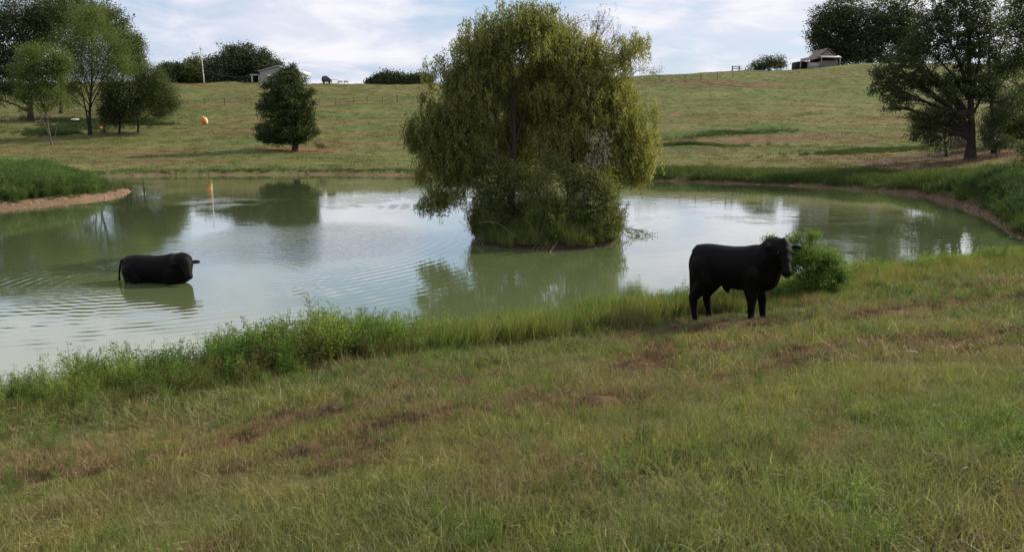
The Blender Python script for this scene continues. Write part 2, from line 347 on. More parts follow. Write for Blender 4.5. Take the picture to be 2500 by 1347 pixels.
for args in [(MOVEC[0] + .8, MOVEC[1] + .5, .33, .0014, 1.5, 4.5, 4.6, 8.0), (MOVEC[0] - 4.0, MOVEC[1] + 9.0, .40, .0020, 9.0, 14.0, 14.1, 19.5)]:
    h = q.math('ADD', h, ring(*args))
for (px, py, wl, amp, a0, a1) in [(1000, 492, .5, .0014, 1.5, 5), (1950, 560, .45, .0013, 2.5, 7)]:
    cc = PZ(px, py); h = q.math('ADD', h, ring(float(cc[0]), float(cc[1]), wl, amp, a0 * .4, a0, a1 * .6, a1, .7, .45))
h = q.math('ADD', fine, q.math('ADD', swell, 0.0)) if False else h
bn = q.node('ShaderNodeBump'); bn.inputs['Distance'].default_value = 1.0; bn.inputs['Strength'].default_value = 1.0; q.l.new(h, bn.inputs['Height'])
b = q.node('ShaderNodeBsdfPrincipled'); silt = q.noise(pos, .12, 4, .5)
q.l.new(q.mix(silt, rgb(.095, .128, .052), rgb(.120, .150, .068)), b.inputs['Base Color'])
b.inputs['Roughness'].default_value = .035; b.inputs['IOR'].default_value = 1.4; b.inputs['Coat Weight'].default_value = 1.0; b.inputs['Coat IOR'].default_value = 1.42; b.inputs['Coat Roughness'].default_value = .03; q.l.new(bn.outputs[0], b.inputs['Coat Normal']); q.l.new(bn.outputs[0], b.inputs['Normal'])
o = q.node('ShaderNodeOutputMaterial'); q.l.new(b.outputs[0], o.inputs[0])
m_ = MB(); m_.add([(-75, 4, 0), (70, 4, 0), (70, 80, 0), (-75, 80, 0)], [(0, 1, 2, 3)])
tag(m_.build('water', mw), kind='structure')

# ------------------------------------------------------------------ instanced ground cover (stuff)
def scatter(name, pts, rot, scl, idx, tint, variants, label, cat):
    c = bpy.data.collections.new(name + '_kinds')
    for k, vm in enumerate(variants):
        ob = bpy.data.objects.new('%s_%02d' % (name, k), vm); c.objects.link(ob)
    n = len(pts); me = bpy.data.meshes.new(name); me.vertices.add(n); me.vertices.foreach_set('co', np.asarray(pts, np.float32).ravel())
    for an_, typ, arr, f in (('rot', 'FLOAT_VECTOR', rot, 'vector'), ('scl', 'FLOAT_VECTOR', scl, 'vector'), ('tint', 'FLOAT_COLOR', np.c_[tint, np.ones(n)], 'color')):
        me.attributes.new(an_, typ, 'POINT').data.foreach_set(f, np.asarray(arr, np.float32).ravel())
    me.attributes.new('idx', 'INT', 'POINT').data.foreach_set('value', np.asarray(idx, np.int32))
    o = link(name, me); tag(o, label, cat, kind='stuff')
    g = bpy.data.node_groups.new(name, 'GeometryNodeTree'); g.interface.new_socket('Geometry', in_out='INPUT', socket_type='NodeSocketGeometry'); g.interface.new_socket('Geometry', in_out='OUTPUT', socket_type='NodeSocketGeometry')
    N = g.nodes; Lk = g.links; gi = N.new('NodeGroupInput'); go = N.new('NodeGroupOutput'); mp_ = N.new('GeometryNodeMeshToPoints'); iop = N.new('GeometryNodeInstanceOnPoints'); ci = N.new('GeometryNodeCollectionInfo')
    ci.inputs['Collection'].default_value = c; ci.inputs['Separate Children'].default_value = True; ci.inputs['Reset Children'].default_value = True
    def na(nm, ty):
        a = N.new('GeometryNodeInputNamedAttribute'); a.data_type = ty; a.inputs['Name'].default_value = nm; return a.outputs['Attribute']
    Lk.new(gi.outputs[0], mp_.inputs['Mesh']); Lk.new(mp_.outputs[0], iop.inputs['Points']); Lk.new(ci.outputs[0], iop.inputs['Instance'])
    iop.inputs['Pick Instance'].default_value = True; Lk.new(na('idx', 'INT'), iop.inputs['Instance Index']); Lk.new(na('rot', 'FLOAT_VECTOR'), iop.inputs['Rotation']); Lk.new(na('scl', 'FLOAT_VECTOR'), iop.inputs['Scale'])
    Lk.new(iop.outputs[0], go.inputs[0]); md = o.modifiers.new('scatter', 'NODES'); md.node_group = g
    return o
def blade_tuft(n, rad, h0, h1, wid, lean, seed, segs=3, curl=1.0, flat=0.0, mat=None, dirb=0.0):
    """n curved tapering blades"""
    r = np.random.default_rng(seed); a = r.uniform(0, 2 * math.pi, n); rd = rad * np.sqrt(r.uniform(0, 1, n)); bx, by = rd * np.cos(a), rd * np.sin(a)
    H = r.uniform(h0, h1, n) * (1 - .3 * rd / max(rad, 1e-6)); az = r.uniform(0, 2 * math.pi, n) + dirb * 0; ln = np.abs(r.normal(0, lean, n)) + .05 + flat
    t = np.linspace(0, 1, segs + 1); ang = ln[:, None] * (.4 + curl * t[None]) ; st = H[:, None] / segs
    dz = np.cos(ang) * st; dr = np.sin(ang) * st
    z = np.concatenate([np.zeros((n, 1)), np.cumsum(dz[:, 1:], 1)], 1); ro = np.concatenate([np.zeros((n, 1)), np.cumsum(dr[:, 1:], 1)], 1)
    x = bx[:, None] + ro * np.cos(az)[:, None]; y = by[:, None] + ro * np.sin(az)[:, None]
    fa = r.uniform(0, math.pi, n); wd = wid * r.uniform(.6, 1.3, n)[:, None] * np.array([1, .9, .65, .12])[None][:, :segs + 1] * .5
    wx, wy = np.cos(fa)[:, None] * wd, np.sin(fa)[:, None] * wd
    V = np.stack([np.stack([x - wx, y - wy, z - .02], -1), np.stack([x + wx, y + wy, z - .02], -1)], 2).reshape(-1, 3)
    base = (np.arange(n) * (segs + 1) * 2)[:, None]; s = np.arange(segs)[None] * 2
    fq = np.stack([base + s, base + s + 1, base + s + 3, base + s + 2], -1).reshape(-1, 4)
    var = np.repeat(np.clip(r.beta(1.6, 2.2, n), 0, 1), (segs + 1) * 2)
    me = np_mesh('tuft', V, fq, False, {'var': ('FLOAT', var)}); me.materials.append(mat); return me
def leaf_quads(C, D, ln, wd, r):
    """rhombic leaves: centres C, long axes D"""
    n = len(C); D = D / (np.linalg.norm(D, axis=1)[:, None] + 1e-9); U = np.cross(D, r.normal(0, 1, (n, 3))); U /= np.linalg.norm(U, axis=1)[:, None] + 1e-9
    ln = np.broadcast_to(ln, (n,))[:, None] * .5; wd = np.broadcast_to(wd, (n,))[:, None] * .5
    V = np.stack([C - D * ln, C + U * wd, C + D * ln, C - U * wd], 1).reshape(-1, 3); return V, np.arange(n * 4).reshape(-1, 4)
def weed_plant(seed, h, nstem, leaf, nl, spread, mat, upr=.5):
    r = np.random.default_rng(seed); Cs = []; Ds = []; mb = MB()
    for k in range(nstem):
        az = r.uniform(0, 2 * math.pi); hh = h * r.uniform(.6, 1.0); sp = spread * r.uniform(.2, 1); b0 = r.normal(0, .07, 2)
        t = np.linspace(0, 1, 5); x = b0[0] + sp * math.cos(az) * t ** 1.5; y = b0[1] + sp * math.sin(az) * t ** 1.5; z = hh * t ** .9
        mb.tube(np.c_[x, y, z], np.linspace(.006, .002, 5), 4)
        tt = r.uniform(.12, 1.0, nl); c = np.c_[np.interp(tt, t, x), np.interp(tt, t, y), np.interp(tt, t, z)]; d = r.normal(0, 1, (nl, 3)); d[:, 2] += upr
        d /= np.linalg.norm(d, axis=1)[:, None]; Cs.append(c + d * (leaf * .9 + .10 * h * (1.05 - tt)[:, None])); Ds.append(d)
    C = np.vstack(Cs); D = np.vstack(Ds); V, fq = leaf_quads(C, D, leaf * r.uniform(.6, 1.3, len(C)), leaf * .42, r)
    var = np.repeat(r.beta(2, 2, len(C)), 4); SV = np.vstack(mb.V); SF = np.vstack(mb.Fq)
    me = np_mesh('weed', np.vstack([V, SV]), np.vstack([fq, SF + len(V)]), False, {'var': ('FLOAT', np.r_[var, np.full(len(SV), .25)])}); me.materials.append(mat); return me

M_blade = leaf_mat('blade', (.55, .60, .50), (1.40, 1.30, 1.35), .4, True)
M_straw = leaf_mat('straw', (.7, .66, .6), (1.5, 1.45, 1.5), .2, True)
M_weed = leaf_mat('weed', (.5, .6, .5), (1.45, 1.45, 1.1), .45, True)

def thin(X, Y, cond): return X[cond], Y[cond]
def tints(X, Y, jit=.22, gain=1.0):
    z, sd, dn, df, t = land(X, Y, True); c = ground_col(X, Y, sd, df, t) * gain
    return c * (1 + rng.normal(0, jit, (len(X), 1))).clip(.4, 1.8) * (1 + rng.normal(0, .05, (len(X), 3)))
def fan(n, y0, y1, a0=-.72, a1=.72, pw=1.0):
    """n places in the view's fan between two depths, even per area for pw=1"""
    u = rng.uniform(0, 1, n); Y = (y0 ** (1 + pw) + u * (y1 ** (1 + pw) - y0 ** (1 + pw))) ** (1 / (1 + pw)); return rng.uniform(a0, a1, n) * Y + rng.uniform(-.4, .4, n), Y
GV = [blade_tuft(46, .15, .05, .13, .0050, .95, 100 + k, mat=M_blade) for k in range(5)] + [blade_tuft(26, .13, .08, .26, .0046, .85, 120 + k, curl=1.7, mat=M_blade) for k in range(4)] + [blade_tuft(20, .16, .08, .30, .0034, 1.0, 140 + k, curl=1.4, mat=M_straw) for k in range(4)] + [blade_tuft(60, .16, .05, .14, .0045, .3, 160 + k, curl=.6, flat=1.0, mat=M_straw) for k in range(3)]
X1, Y1 = fan(30000, 1.6, 9, pw=.75); X2, Y2 = fan(85000, 8, 34, -.78, .85, pw=.6)
X = np.r_[X1, X2]; Y = np.r_[Y1, Y2]; z, sd, dn, df, t = land(X, Y, True); ok = (sd > .5) & (t < .7) & (rng.uniform(0, 1, len(X)) < .55 + .9 * (vnoise(X, Y, .45, 93, 2) + .25)); X, Y, z, sd = X[ok], Y[ok], z[ok], sd[ok]
fm = np.zeros(len(X))
for fx, fy, rx, ry, wg, rot_ in fcol: dx, dy = X - fx, Y - fy; fm = np.maximum(fm, wg * np.exp(-(((dx * math.cos(rot_) + dy * math.sin(rot_)) / rx) ** 2 + ((-dx * math.sin(rot_) + dy * math.cos(rot_)) / ry) ** 2)))
ok = rng.uniform(0, 1, len(X)) > fm * .9; X, Y, z, sd = X[ok], Y[ok], z[ok], sd[ok]
n = len(X); tt = tints(X, Y, .26, 1.75); cl_ = sstep(vnoise(X, Y, .7, 91, 3), -.1, .5)[:, None]; tt = tt * (1 - cl_ * .55) + np.array((.115, .170, .046)) * cl_ * .55; ob_ = sstep(vnoise(X, Y, 1.3, 92, 3), .05, .5)[:, None]; tt = tt * (1 - ob_ * .6) + np.array((.225, .175, .105)) * ob_ * .6; u = rng.uniform(0, 1, n); pn = vnoise(X, Y, .9, 71, 3); brown = tt[:, 0] / tt[:, 1]
idx = np.where(u < .52, rng.integers(0, 5, n), np.where(u < .74 + pn * .3, rng.integers(5, 9, n), rng.integers(9, 13, n)))
isb = (brown > 1.25) & (rng.uniform(0, 1, n) < .75); idx[isb] = rng.integers(13, 16, isb.sum())
straw = (idx >= 9) & (idx < 13); tt[straw] = tt[straw] * .45 + np.array((.30, .25, .145)) * .55
s = rng.uniform(.65, 1.15, n) * (1 + .6 * pn) * np.where(Y > 9, 1.25, 1.0) * np.where(isb, .8, 1)
s = s * np.where(np.hypot((X - 4.3) / 1.7, (Y - 15.0) / 1.5) < 1, .5, 1); scl = np.c_[s * np.where(Y > 9, 1.3, 1), s * np.where(Y > 9, 1.3, 1), s]
rot = np.c_[rng.normal(0, .28, n), rng.normal(.08, .28, n), rng.uniform(0, 6.28, n)]
scatter('grass', np.c_[X, Y, z], rot, scl, idx, tt, GV, 'mown grass mixed with straw on the near bank', 'grass')
# hill pasture: low tufts as far as they can be told
HV = [blade_tuft(34, .55, .06, .20, .03, .5, 200 + k, mat=M_blade) for k in range(5)]
X, Y = fan(52000, 44, 215, -.75, .75, pw=.45); z, sd, dn, df, t = land(X, Y, True); ok = (sd > .9) & (t > .5); X, Y, z = X[ok], Y[ok], z[ok]; n = len(X)
s = rng.uniform(.5, 1.25, n) * (1 + .4 * vnoise(X, Y, 3, 72, 2))
scatter('pasture_grass', np.c_[X, Y, z], np.c_[rng.normal(0, .1, (n, 2)), rng.uniform(0, 6.28, n)], np.c_[s * 1.2, s * 1.2, s], rng.integers(0, 5, n), tints(X, Y, .16, 1.05), HV, 'grazed grass over the hillsides beyond the pond', 'grass')
X, Y = fan(2600, 2.4, 22, -.72, .85, pw=.6); z, sd, dn, df, t = land(X, Y, True); ok = (sd > 1.5) & (t < .5) & (vnoise(X, Y, 1.4, 95, 2) > -.1); X, Y, z = X[ok], Y[ok], z[ok]; n = len(X); LOWN = (X, Y, z)
# taller grass fringing the far shore and the right bank
CV = [blade_tuft(150, .17, .03, .09, .006, 1.1, 180 + k, curl=1.6, mat=M_straw) for k in range(4)]
Xs = []; Ys = []
for fx, fy, rx, ry, wg, rot_ in fcol:
    k_ = int(90 * rx * ry * wg * 1.6) + 8; u_, v_ = rng.normal(0, .62 * rx, k_), rng.normal(0, .62 * ry, k_); Xs.append(fx + u_ * math.cos(rot_) - v_ * math.sin(rot_)); Ys.append(fy + u_ * math.sin(rot_) + v_ * math.cos(rot_))
X3, Y3 = fan(1500, 3, 24, -.72, .8, pw=.8); k_ = vnoise(X3 * .87 + Y3 * .5, (-X3 * .5 + Y3 * .87) * 2.6, 2.6, 31, 4) > .15; Xs.append(X3[k_]); Ys.append(Y3[k_])
X = np.concatenate(Xs); Y = np.concatenate(Ys); z, sd, dn, df, t = land(X, Y, True); ok = (sd > 1.5) & (t < .5); X, Y, z = X[ok], Y[ok], z[ok]; n = len(X); s = rng.uniform(.5, 1.25, n)
hb = np.where(rng.uniform(0, 1, (n, 1)) < .35, np.array((.062, .044, .028)), np.array((.165, .115, .066))) * rng.uniform(.7, 1.25, (n, 1))
scatter('cut_hay', np.c_[X, Y, z + .06 * s], np.c_[rng.normal(0, .2, (n, 2)), rng.uniform(0, 6.28, n)], np.c_[s, s, s * rng.uniform(.8, 1.7, n)], rng.integers(0, 4, n), hb, CV, 'brown clumps of dry cut hay lying in rows on the near bank', 'hay')
FV = [blade_tuft(60, .32, .22, .62, .016, .33, 230 + k, mat=M_blade) for k in range(5)]
X, Y = fan(60000, 24, 84, -.75, .80, pw=.6); z, sd, dn, df, t = land(X, Y, True)
wd = 2.2 + 3.2 * sstep(X, 8, 24) + 1.2 * vnoise(X, Y, 5, 73, 2) - 1.2 * (X < 5)
ok = (sd > np.where(X > 8, .2, .45)) & (sd < wd + .6) & (df < dn + 3) & ((X / Y) > -.75) & (rng.uniform(0, 1, len(X)) < np.where(X > 8, 1, .8)); X, Y, z = X[ok], Y[ok], z[ok]; n = len(X)
hh = np.where(X > 8, 1.1, .55) * (1 + .4 * vnoise(X, Y, 2.5, 74, 2)); s = rng.uniform(.7, 1.2, n) * hh
lu = np.array((.088, .125, .036)); scatter('shore_grass', np.c_[X, Y, z], np.c_[rng.normal(0, .12, (n, 2)), rng.uniform(0, 6.28, n)], np.c_[s * 1.1, s * 1.1, s], rng.integers(0, 5, n), lu * rng.uniform(.6, 1.25, (n, 1)) * (1 + rng.normal(0, .08, (n, 3))), FV, 'tall green grass fringing the far shore above the muddy lip', 'grass')
# weeds of the near bank
WV = [weed_plant(300 + k, .95, 11, .042, 52, .34, M_weed) for k in range(6)] + [weed_plant(310 + k, .6, 9, .034, 40, .25, M_weed, 1.2) for k in range(4)]
TV = [blade_tuft(70, .18, .25, .62, .0075, .28, 330 + k, mat=M_blade) for k in range(5)]
X, Y = fan(60000, 8, 30, -.85, .85, pw=.6); z, sd, dn, df, t = land(X, Y, True); col_ = X / Y * F + 1250
bw = np.interp(col_, [-300, 0, 300, 700, 900, 1000, 1200, 1500, 1700, 1900, 2100, 2600], [3.1, 3.1, 3.1, 3.0, 2.6, 2.0, 1.7, 1.9, 2.4, 2.6, 2.2, 2.0]) * (1 + .3 * vnoise(X, Y, 1.5, 81, 2))
dens = np.interp(col_, [-300, 900, 1060, 1750, 1850, 2060, 2300, 2600], [1, 1, .6, .6, .7, .8, .7, .7])
ok = (t < .6) & (np.hypot((X - 4.25) / 1.5, (Y - 15.2) / 1.3) > 1) & (sd > .05) & (sd < bw) & (rng.uniform(0, 1, len(X)) < dens * .20); X, Y, z, sd, c_ = X[ok], Y[ok], z[ok], sd[ok], col_[ok]; n = len(X)
hs = np.interp(c_, [0, 150, 400, 500, 620, 800, 1000, 1100, 1500, 2500], [.62, .84, .74, .84, 1.0, 1.06, .82, .68, .7, .66]) * (1 + .22 * vnoise(X, Y, 1.2, 82, 2)) * (1 - .45 * sstep(sd, 1.6, 3.2))
lush = sstep(vnoise(X, Y, 1.6, 83, 2), -.5, .5)[:, None]; ti = (np.array((.105, .185, .042)) * lush + np.array((.190, .230, .062)) * (1 - lush)) * rng.uniform(.7, 1.25, (n, 1))
ti = np.where((sd > 2.1)[:, None] & (rng.uniform(0, 1, (n, 1)) < .5), np.array((.13, .12, .05)) * rng.uniform(.7, 1.2, (n, 1)), ti)
s = hs * rng.uniform(.75, 1.15, n); tall = rng.uniform(0, 1, n) < np.where(c_ < 1050, .7, .35)
scatter('bank_weeds', np.c_[X, Y, z - .03], np.c_[rng.normal(0, .15, (n, 2)), rng.uniform(0, 6.28, n)], np.c_[s * 1.15, s * 1.15, s], np.where(tall, rng.integers(0, 6, n), rng.integers(6, 10, n)), ti, WV, 'dense bright green weeds along the near shore of the pond', 'weeds')
Xl, Yl, zl = LOWN; nl_ = len(Xl); s = rng.uniform(.12, .30, nl_); scatter('low_weeds', np.c_[Xl, Yl, zl], np.c_[rng.normal(0, .3, (nl_, 2)), rng.uniform(0, 6.28, nl_)], np.c_[s * 1.3, s * 1.3, s], rng.integers(0, 10, nl_), np.array((.13, .19, .055)) * rng.uniform(.6, 1.3, (nl_, 1)), WV, 'small green weeds dotted through the mown near bank', 'weeds')
X, Y = fan(60000, 8, 32, -.85, .85, pw=.6); z, sd, dn, df, t = land(X, Y, True); col_ = X / Y * F + 1250
bw = np.interp(col_, [-300, 0, 900, 1100, 1600, 2100, 2600], [3.1, 3.1, 3.0, 2.6, 2.6, 3.2, 3.2]) * (1 + .35 * vnoise(X, Y, 1.8, 84, 2))
ok = (t < .75) & (np.hypot((X - 4.25) / 1.5, (Y - 15.2) / 1.3) > 1) & (sd > .05) & (sd < bw) & (rng.uniform(0, 1, len(X)) < .62); X, Y, z, sd, c_ = X[ok], Y[ok], z[ok], sd[ok], col_[ok]; n = len(X)
ti = np.array((.185, .225, .065)) * rng.uniform(.65, 1.3, (n, 1)) * (1 + rng.normal(0, .07, (n, 3))); dry = rng.uniform(0, 1, n) < .12 + .3 * (sd > 2); ti[dry] = np.array((.26, .22, .11)) * rng.uniform(.7, 1.2, (dry.sum(), 1))
s = rng.uniform(.55, 1.1, n) * (1 - .45 * sstep(sd, 1.5, 3.4)) * np.interp(c_, [0, 1000, 1300, 1600, 1900, 2500], [.75, 1.1, 1.3, 1.3, 1.1, 1.15]) * (1 + .25 * vnoise(X, Y, 1.0, 85, 2))
scatter('bank_grass', np.c_[X, Y, z], np.c_[rng.normal(0, .15, (n, 2)), rng.uniform(0, 6.28, n)], np.c_[s * 1.1, s * 1.1, s], rng.integers(0, 5, n), ti, TV, 'tall uncut grass between the mown bank and the water', 'grass')
# spit on the left: lush weeds
X, Y = fan(30000, 38, 62, -.80, -.45, pw=1); z, sd, dn, df, t = land(X, Y, True); pp = np.array([P(0, 0, 1)])
row = 295 + (HC - z) / Y * F; cl = 1250 + X / Y * F
ok = (sd > .9) & (t > .5) & (row > 428) & (cl < 262 - (row - 428) * .1) & (rng.uniform(0, 1, len(X)) < .5); X, Y, z, cl, sd = X[ok], Y[ok], z[ok], cl[ok], sd[ok]; n = len(X)
s = rng.uniform(.8, 1.3, n) * np.interp(cl, [-200, 60, 150, 250], [1.2, 1.2, 1.1, .7]) * np.interp(sd, [.9, 2], [.55, 1.05])
scatter('spit_weeds', np.c_[X, Y, z], np.c_[rng.normal(0, .12, (n, 2)), rng.uniform(0, 6.28, n)], np.c_[s * 1.4, s * 1.4, s], rng.integers(0, 10, n), np.array((.095, .150, .046)) * rng.uniform(.4, 1.4, (n, 1)) * (1 + .5 * vnoise(X, Y, 1.6, 94, 2))[:, None], WV, 'lush green weeds covering the muddy spit on the left', 'weeds')
# hillside rank strips and grass under the left trees, dark mass on right bank
def patch(name, spots, n0, ti, hgt, label, var=HV, cat='grass'):
    Xs = []; Ys = []
    for (px, py, rx, ry, rt) in spots:
        c = G(px, py); a = rng.uniform(0, 6.28, n0); r = np.abs(rng.normal(0, .62, n0)); u, v = rx * r * np.cos(a), ry * r * np.sin(a)
        Xs.append(c[0] + u * math.cos(rt) - v * math.sin(rt)); Ys.append(c[1] + u * math.sin(rt) + v * math.cos(rt))
    X = np.concatenate(Xs); Y = np.concatenate(Ys); Y = Y + 1.6 * vnoise(X, Y, 4.5, 17, 2); z, sd, *_ = land(X, Y, True); ok = sd > .4; X, Y, z = X[ok], Y[ok], z[ok]; n = len(X); s = rng.uniform(.7, 1.2, n) * hgt
    return scatter(name, np.c_[X, Y, z], np.c_[rng.normal(0, .12, (n, 2)), rng.uniform(0, 6.28, n)], np.c_[s * 1.1, s * 1.1, s], rng.integers(0, len(var), n), np.array(ti) * rng.uniform(.65, 1.3, (n, 1)), var, label, cat)
patch('rank_grass', [(1790, 328, 8, 1.6, .3), (1680, 352, 6, 1.2, .2), (2180, 370, 6, 2.5, .1), (2080, 372, 5, 1.2, .1)], 420, (.07, .10, .035), .8, 'taller rank grass strips across the right hillside', FV)
patch('tree_foot_grass', [(130, 325, 4.5, 3.2, 0), (200, 312, 5, 2.6, 0), (330, 302, 5, 2, 0), (170, 300, 6, 2, 0)], 300, (.045, .075, .025), 1.15, 'dark rank grass around the feet of the left trees', FV)
patch('right_bank_weeds', [(2480, 470, 2.6, 5.0, 0), (2520, 520, 3.0, 3.5, 0), (2560, 455, 4.0, 5.0, 0), (2440, 455, 1.6, 3.0, 0)], 420, (.045, .085, .026), .95, 'dark green weeds heaped on the right bank', WV, 'weeds')

# ------------------------------------------------------------------ trees
M_bark = simple('bark', (.032, .026, .021), .9, .35, 9, bump=.02); M_barkm = simple('bark_mid', (.10, .085, .07), .9, .35, 9, bump=.02); M_bark_pale = simple('bark_pale', (.22, .19, .155), .85, .3, 9, bump=.02)
M_willow = leaf_mat('willow_leaf', (.120, .128, .036), (.330, .315, .100), .52); M_willow_d = leaf_mat('willow_leaf_dark', (.086, .102, .030), (.285, .290, .090), .5)
M_oak = leaf_mat('oak_leaf', (.024, .034, .013), (.084, .102, .036), .32); M_mid = leaf_mat('mid_leaf', (.042, .060, .019), (.135, .162, .052), .4); M_light = leaf_mat('light_leaf', (.060, .090, .022), (.165, .205, .055), .42)
M_lone = leaf_mat('lone_leaf', (.024, .038, .012), (.088, .112, .034), .32); M_far = leaf_mat('far_leaf', (.034, .048, .027), (.082, .102, .050), .3); M_brown = leaf_mat('dry_leaf', (.09, .07, .045), (.21, .17, .11), .25)
M_shrub = leaf_mat('shrub_leaf', (.080, .100, .034), (.225, .245, .090), .45); M_pale = leaf_mat('pale_leaf', (.16, .16, .12), (.36, .35, .28), .25); M_yel = leaf_mat('yellow_leaf', (.10, .12, .02), (.26, .26, .05), .4); M_bright = leaf_mat('bright_leaf', (.055, .105, .018), (.170, .260, .055), .45)

def bez(a, b, c, n=8):
    t = np.linspace(0, 1, n)[:, None]; return (1 - t) ** 2 * a + 2 * t * (1 - t) * b + t * t * c
def tree(name, label, cat, px, Y, blobs, top, r0, leaf, ncl, lpc, clr, mlf, mbark, seed, strand=0.0, lean=0.0, stems=None, group=None, base=None, limb_r=.45, nbranch=99, drop=.0, aspect=.45, twigs=4, shell=.5, gauss=1.0, fmin=.14, ragged=.12, holes=.55, holesz=1.1, mlf2=None):
    """trunk with limbs reaching the middle of each leaf mass; leaves in many small clusters.
    blobs: (px, py, rx, ry[, depth shift, weight]) read off the picture at depth Y; top: picture row where the trunk ends"""
    r = np.random.default_rng(seed); b0 = gx(px, Y) if base is None else np.array(base); b0[2] = ground(b0[0], b0[1]) - .05
    root = empty(name, b0); tag(root, label, cat, group)
    tp = P(px + lean, top, Y); tp[1] = b0[1]; h = tp - b0
    mb = MB(); t = np.linspace(0, 1, 9); path = t[:, None] * h; path[:, 0] += np.sin(t * 5 + seed) * .02 * h[2]; path[:, 1] += np.sin(t * 4 + seed * 2) * .02 * h[2]
    rad = r0 * (1 - .8 * t); rad[0] *= 1.45; rad[1] *= 1.08; mb.tube(path, rad, 8 if r0 > .1 else 6)
    for (spx, spy, srad) in (stems or []):
        e = P(spx, spy, Y) - b0; e[1] += r.normal(0, .4); p = bez(np.array((.12 * np.sign(e[0] + 1e-6), 0, 0)), np.array((e[0] * .3, e[1] * .3, e[2] * .55)), e, 9); mb.tube(p, np.linspace(srad, srad * .3, 9), 6)
    mb.build('trunk', mbark, root, True)
    Cs = []; wts = np.array([(bl[5] if len(bl) > 5 else 1.0) * bl[2] * bl[3] for bl in blobs], float); wts /= wts.sum(); nb = 0
    for bl, wt in zip(blobs, wts):
        bpx, bpy, rx, ry = bl[:4]; dy = bl[4] if len(bl) > 4 else 0; c = P(bpx, bpy, Y + dy) - b0; mx, mz = rx * Y / F, ry * Y / F; my = max(mx, mz) * .85
        k = max(3, int(ncl * wt)); d = r.normal(0, 1, (k, 3)); d /= np.linalg.norm(d, axis=1)[:, None]; rad_ = r.uniform(0, 1, k) ** (shell)
        cc = c + d * rad_[:, None] * np.array((mx, my, mz)) * (1 + ragged * r.normal(0, 1, (k, 1))); Cs.append(cc)
        if nb < nbranch and limb_r > 0:
            nb += 1; f = np.clip((c[2] - .25 * abs(c[0])) / max(h[2], .1) * .55, fmin, .92) + r.uniform(-.06, .06); st = np.array([np.interp(f, t, path[:, i_]) for i_ in range(3)]); rs = r0 * (1 - .8 * f) * limb_r + .008
            bm_ = MB(); mid = st * .5 + c * .5 + np.array((0, 0, .18 * np.linalg.norm(c - st))) * (1 if drop <= 0 else 1.3); p = bez(st, mid, c, 8); bm_.tube(p, np.linspace(rs, rs * .3, 8), 6)
            for j_ in range(twigs):
                e = cc[r.integers(0, k)]; s_ = p[r.integers(3, 8)]; bm_.tube(bez(s_, (s_ + e) / 2 + np.array((0, 0, .12 * np.linalg.norm(e - s_))), e, 5), np.linspace(rs * .32, rs * .08 + .003, 5), 4)
            bm_.build('branch', mbark, root, True)
    C = np.vstack(Cs); n = len(C); cs_ = max(.5, np.ptp(C[:, 2]) / 8); cv = r.normal(0, .13, n) + .42 * vnoise(C[:, 0] + .8 * C[:, 1], C[:, 2] + .3 * C[:, 1], cs_, seed, 2)
    hole = vnoise(C[:, 0] - .6 * C[:, 1], C[:, 2] * 1.1 + .5 * C[:, 1], cs_ * holesz, seed + 5, 2); kp_ = hole < holes; C, cv = C[kp_], cv[kp_]; n = len(C)
    if strand > 0:
        L = strand * r.uniform(.5, 1.3, n); tt_ = (np.arange(lpc)[None] + r.uniform(0, 1, (n, lpc))) / lpc; az = r.uniform(0, 6.28, n); out_ = .25 * L
        px_ = C[:, 0, None] + np.cos(az)[:, None] * out_[:, None] * np.sqrt(tt_); py_ = C[:, 1, None] + np.sin(az)[:, None] * out_[:, None] * np.sqrt(tt_); pz_ = C[:, 2, None] + .1 - L[:, None] * tt_ ** 1.3
        Q = np.stack([px_, py_, pz_], -1).reshape(-1, 3) + r.normal(0, clr, (n * lpc, 3)); D = r.normal(0, .55, (n * lpc, 3)); D[:, 2] -= 1.0
    else:
        Q = (C[:, None] + r.normal(0, clr, (n, lpc, 3)) * np.array((1, 1, .72))).reshape(-1, 3); D = r.normal(0, 1, (n * lpc, 3)); D[:, 2] -= drop
    m = Q[:, 2] > .04; Q, D = Q[m], D[m]; vv = np.repeat(cv, lpc)[m]
    V, fq = leaf_quads(Q, D, leaf * r.uniform(.6, 1.35, len(Q)), leaf * aspect, r); var = np.clip(np.repeat(r.beta(2.2, 2.4, len(Q)) + vv, 4), 0, 1)
    link('crown', np_mesh('crown', V, fq, False, {'var': ('FLOAT', var)}), mlf, root)
    return root

# the two willows on the islet
WY = 30.4
willow_l = tree('willow_tree', 'tall willow with dark green drooping foliage on the left half of the islet', 'tree', 1252, WY,
    [(1250, 85, 105, 70), (1175, 140, 75, 75), (1160, 200, 70, 70), (1270, 215, 100, 75, 2.2, 1.5), (1200, 165, 60, 55, .5), (1310, 60, 60, 50), (1335, 165, 60, 50, 1.5), (1140, 270, 80, 80), (1110, 350, 85, 75), (1060, 350, 60, 65), (1240, 340, 85, 70, 2.4, 1.3), (1160, 350, 55, 65, 0, 1.2), (1075, 425, 65, 48), (1130, 415, 70, 50), (1060, 490, 38, 30, 0, .8), (1095, 470, 50, 35), (1010, 330, 28, 40), (1070, 165, 38, 28, 0, .35), (1045, 130 + 60, 22, 30, 0, .3), (1310, 280, 70, 60, 2.0, 1.3), (1075, 290, 50, 40), (1000, 320, 16, 22, 0, .6), (1040, 240, 20, 22, 0, .4), (1130, 110, 22, 22, 0, .5), (1120, 200, 40, 40), (1020, 430, 18, 24, 0, .6), (1030, 500, 18, 14, 0, .6)],
    210, .17, .13, 9800, 20, .05, M_willow_d, M_bark, 11, strand=.42, aspect=.24, twigs=7, lean=-5, shell=.45, fmin=.36, nbranch=10, ragged=.2, holes=.5, holesz=.62)
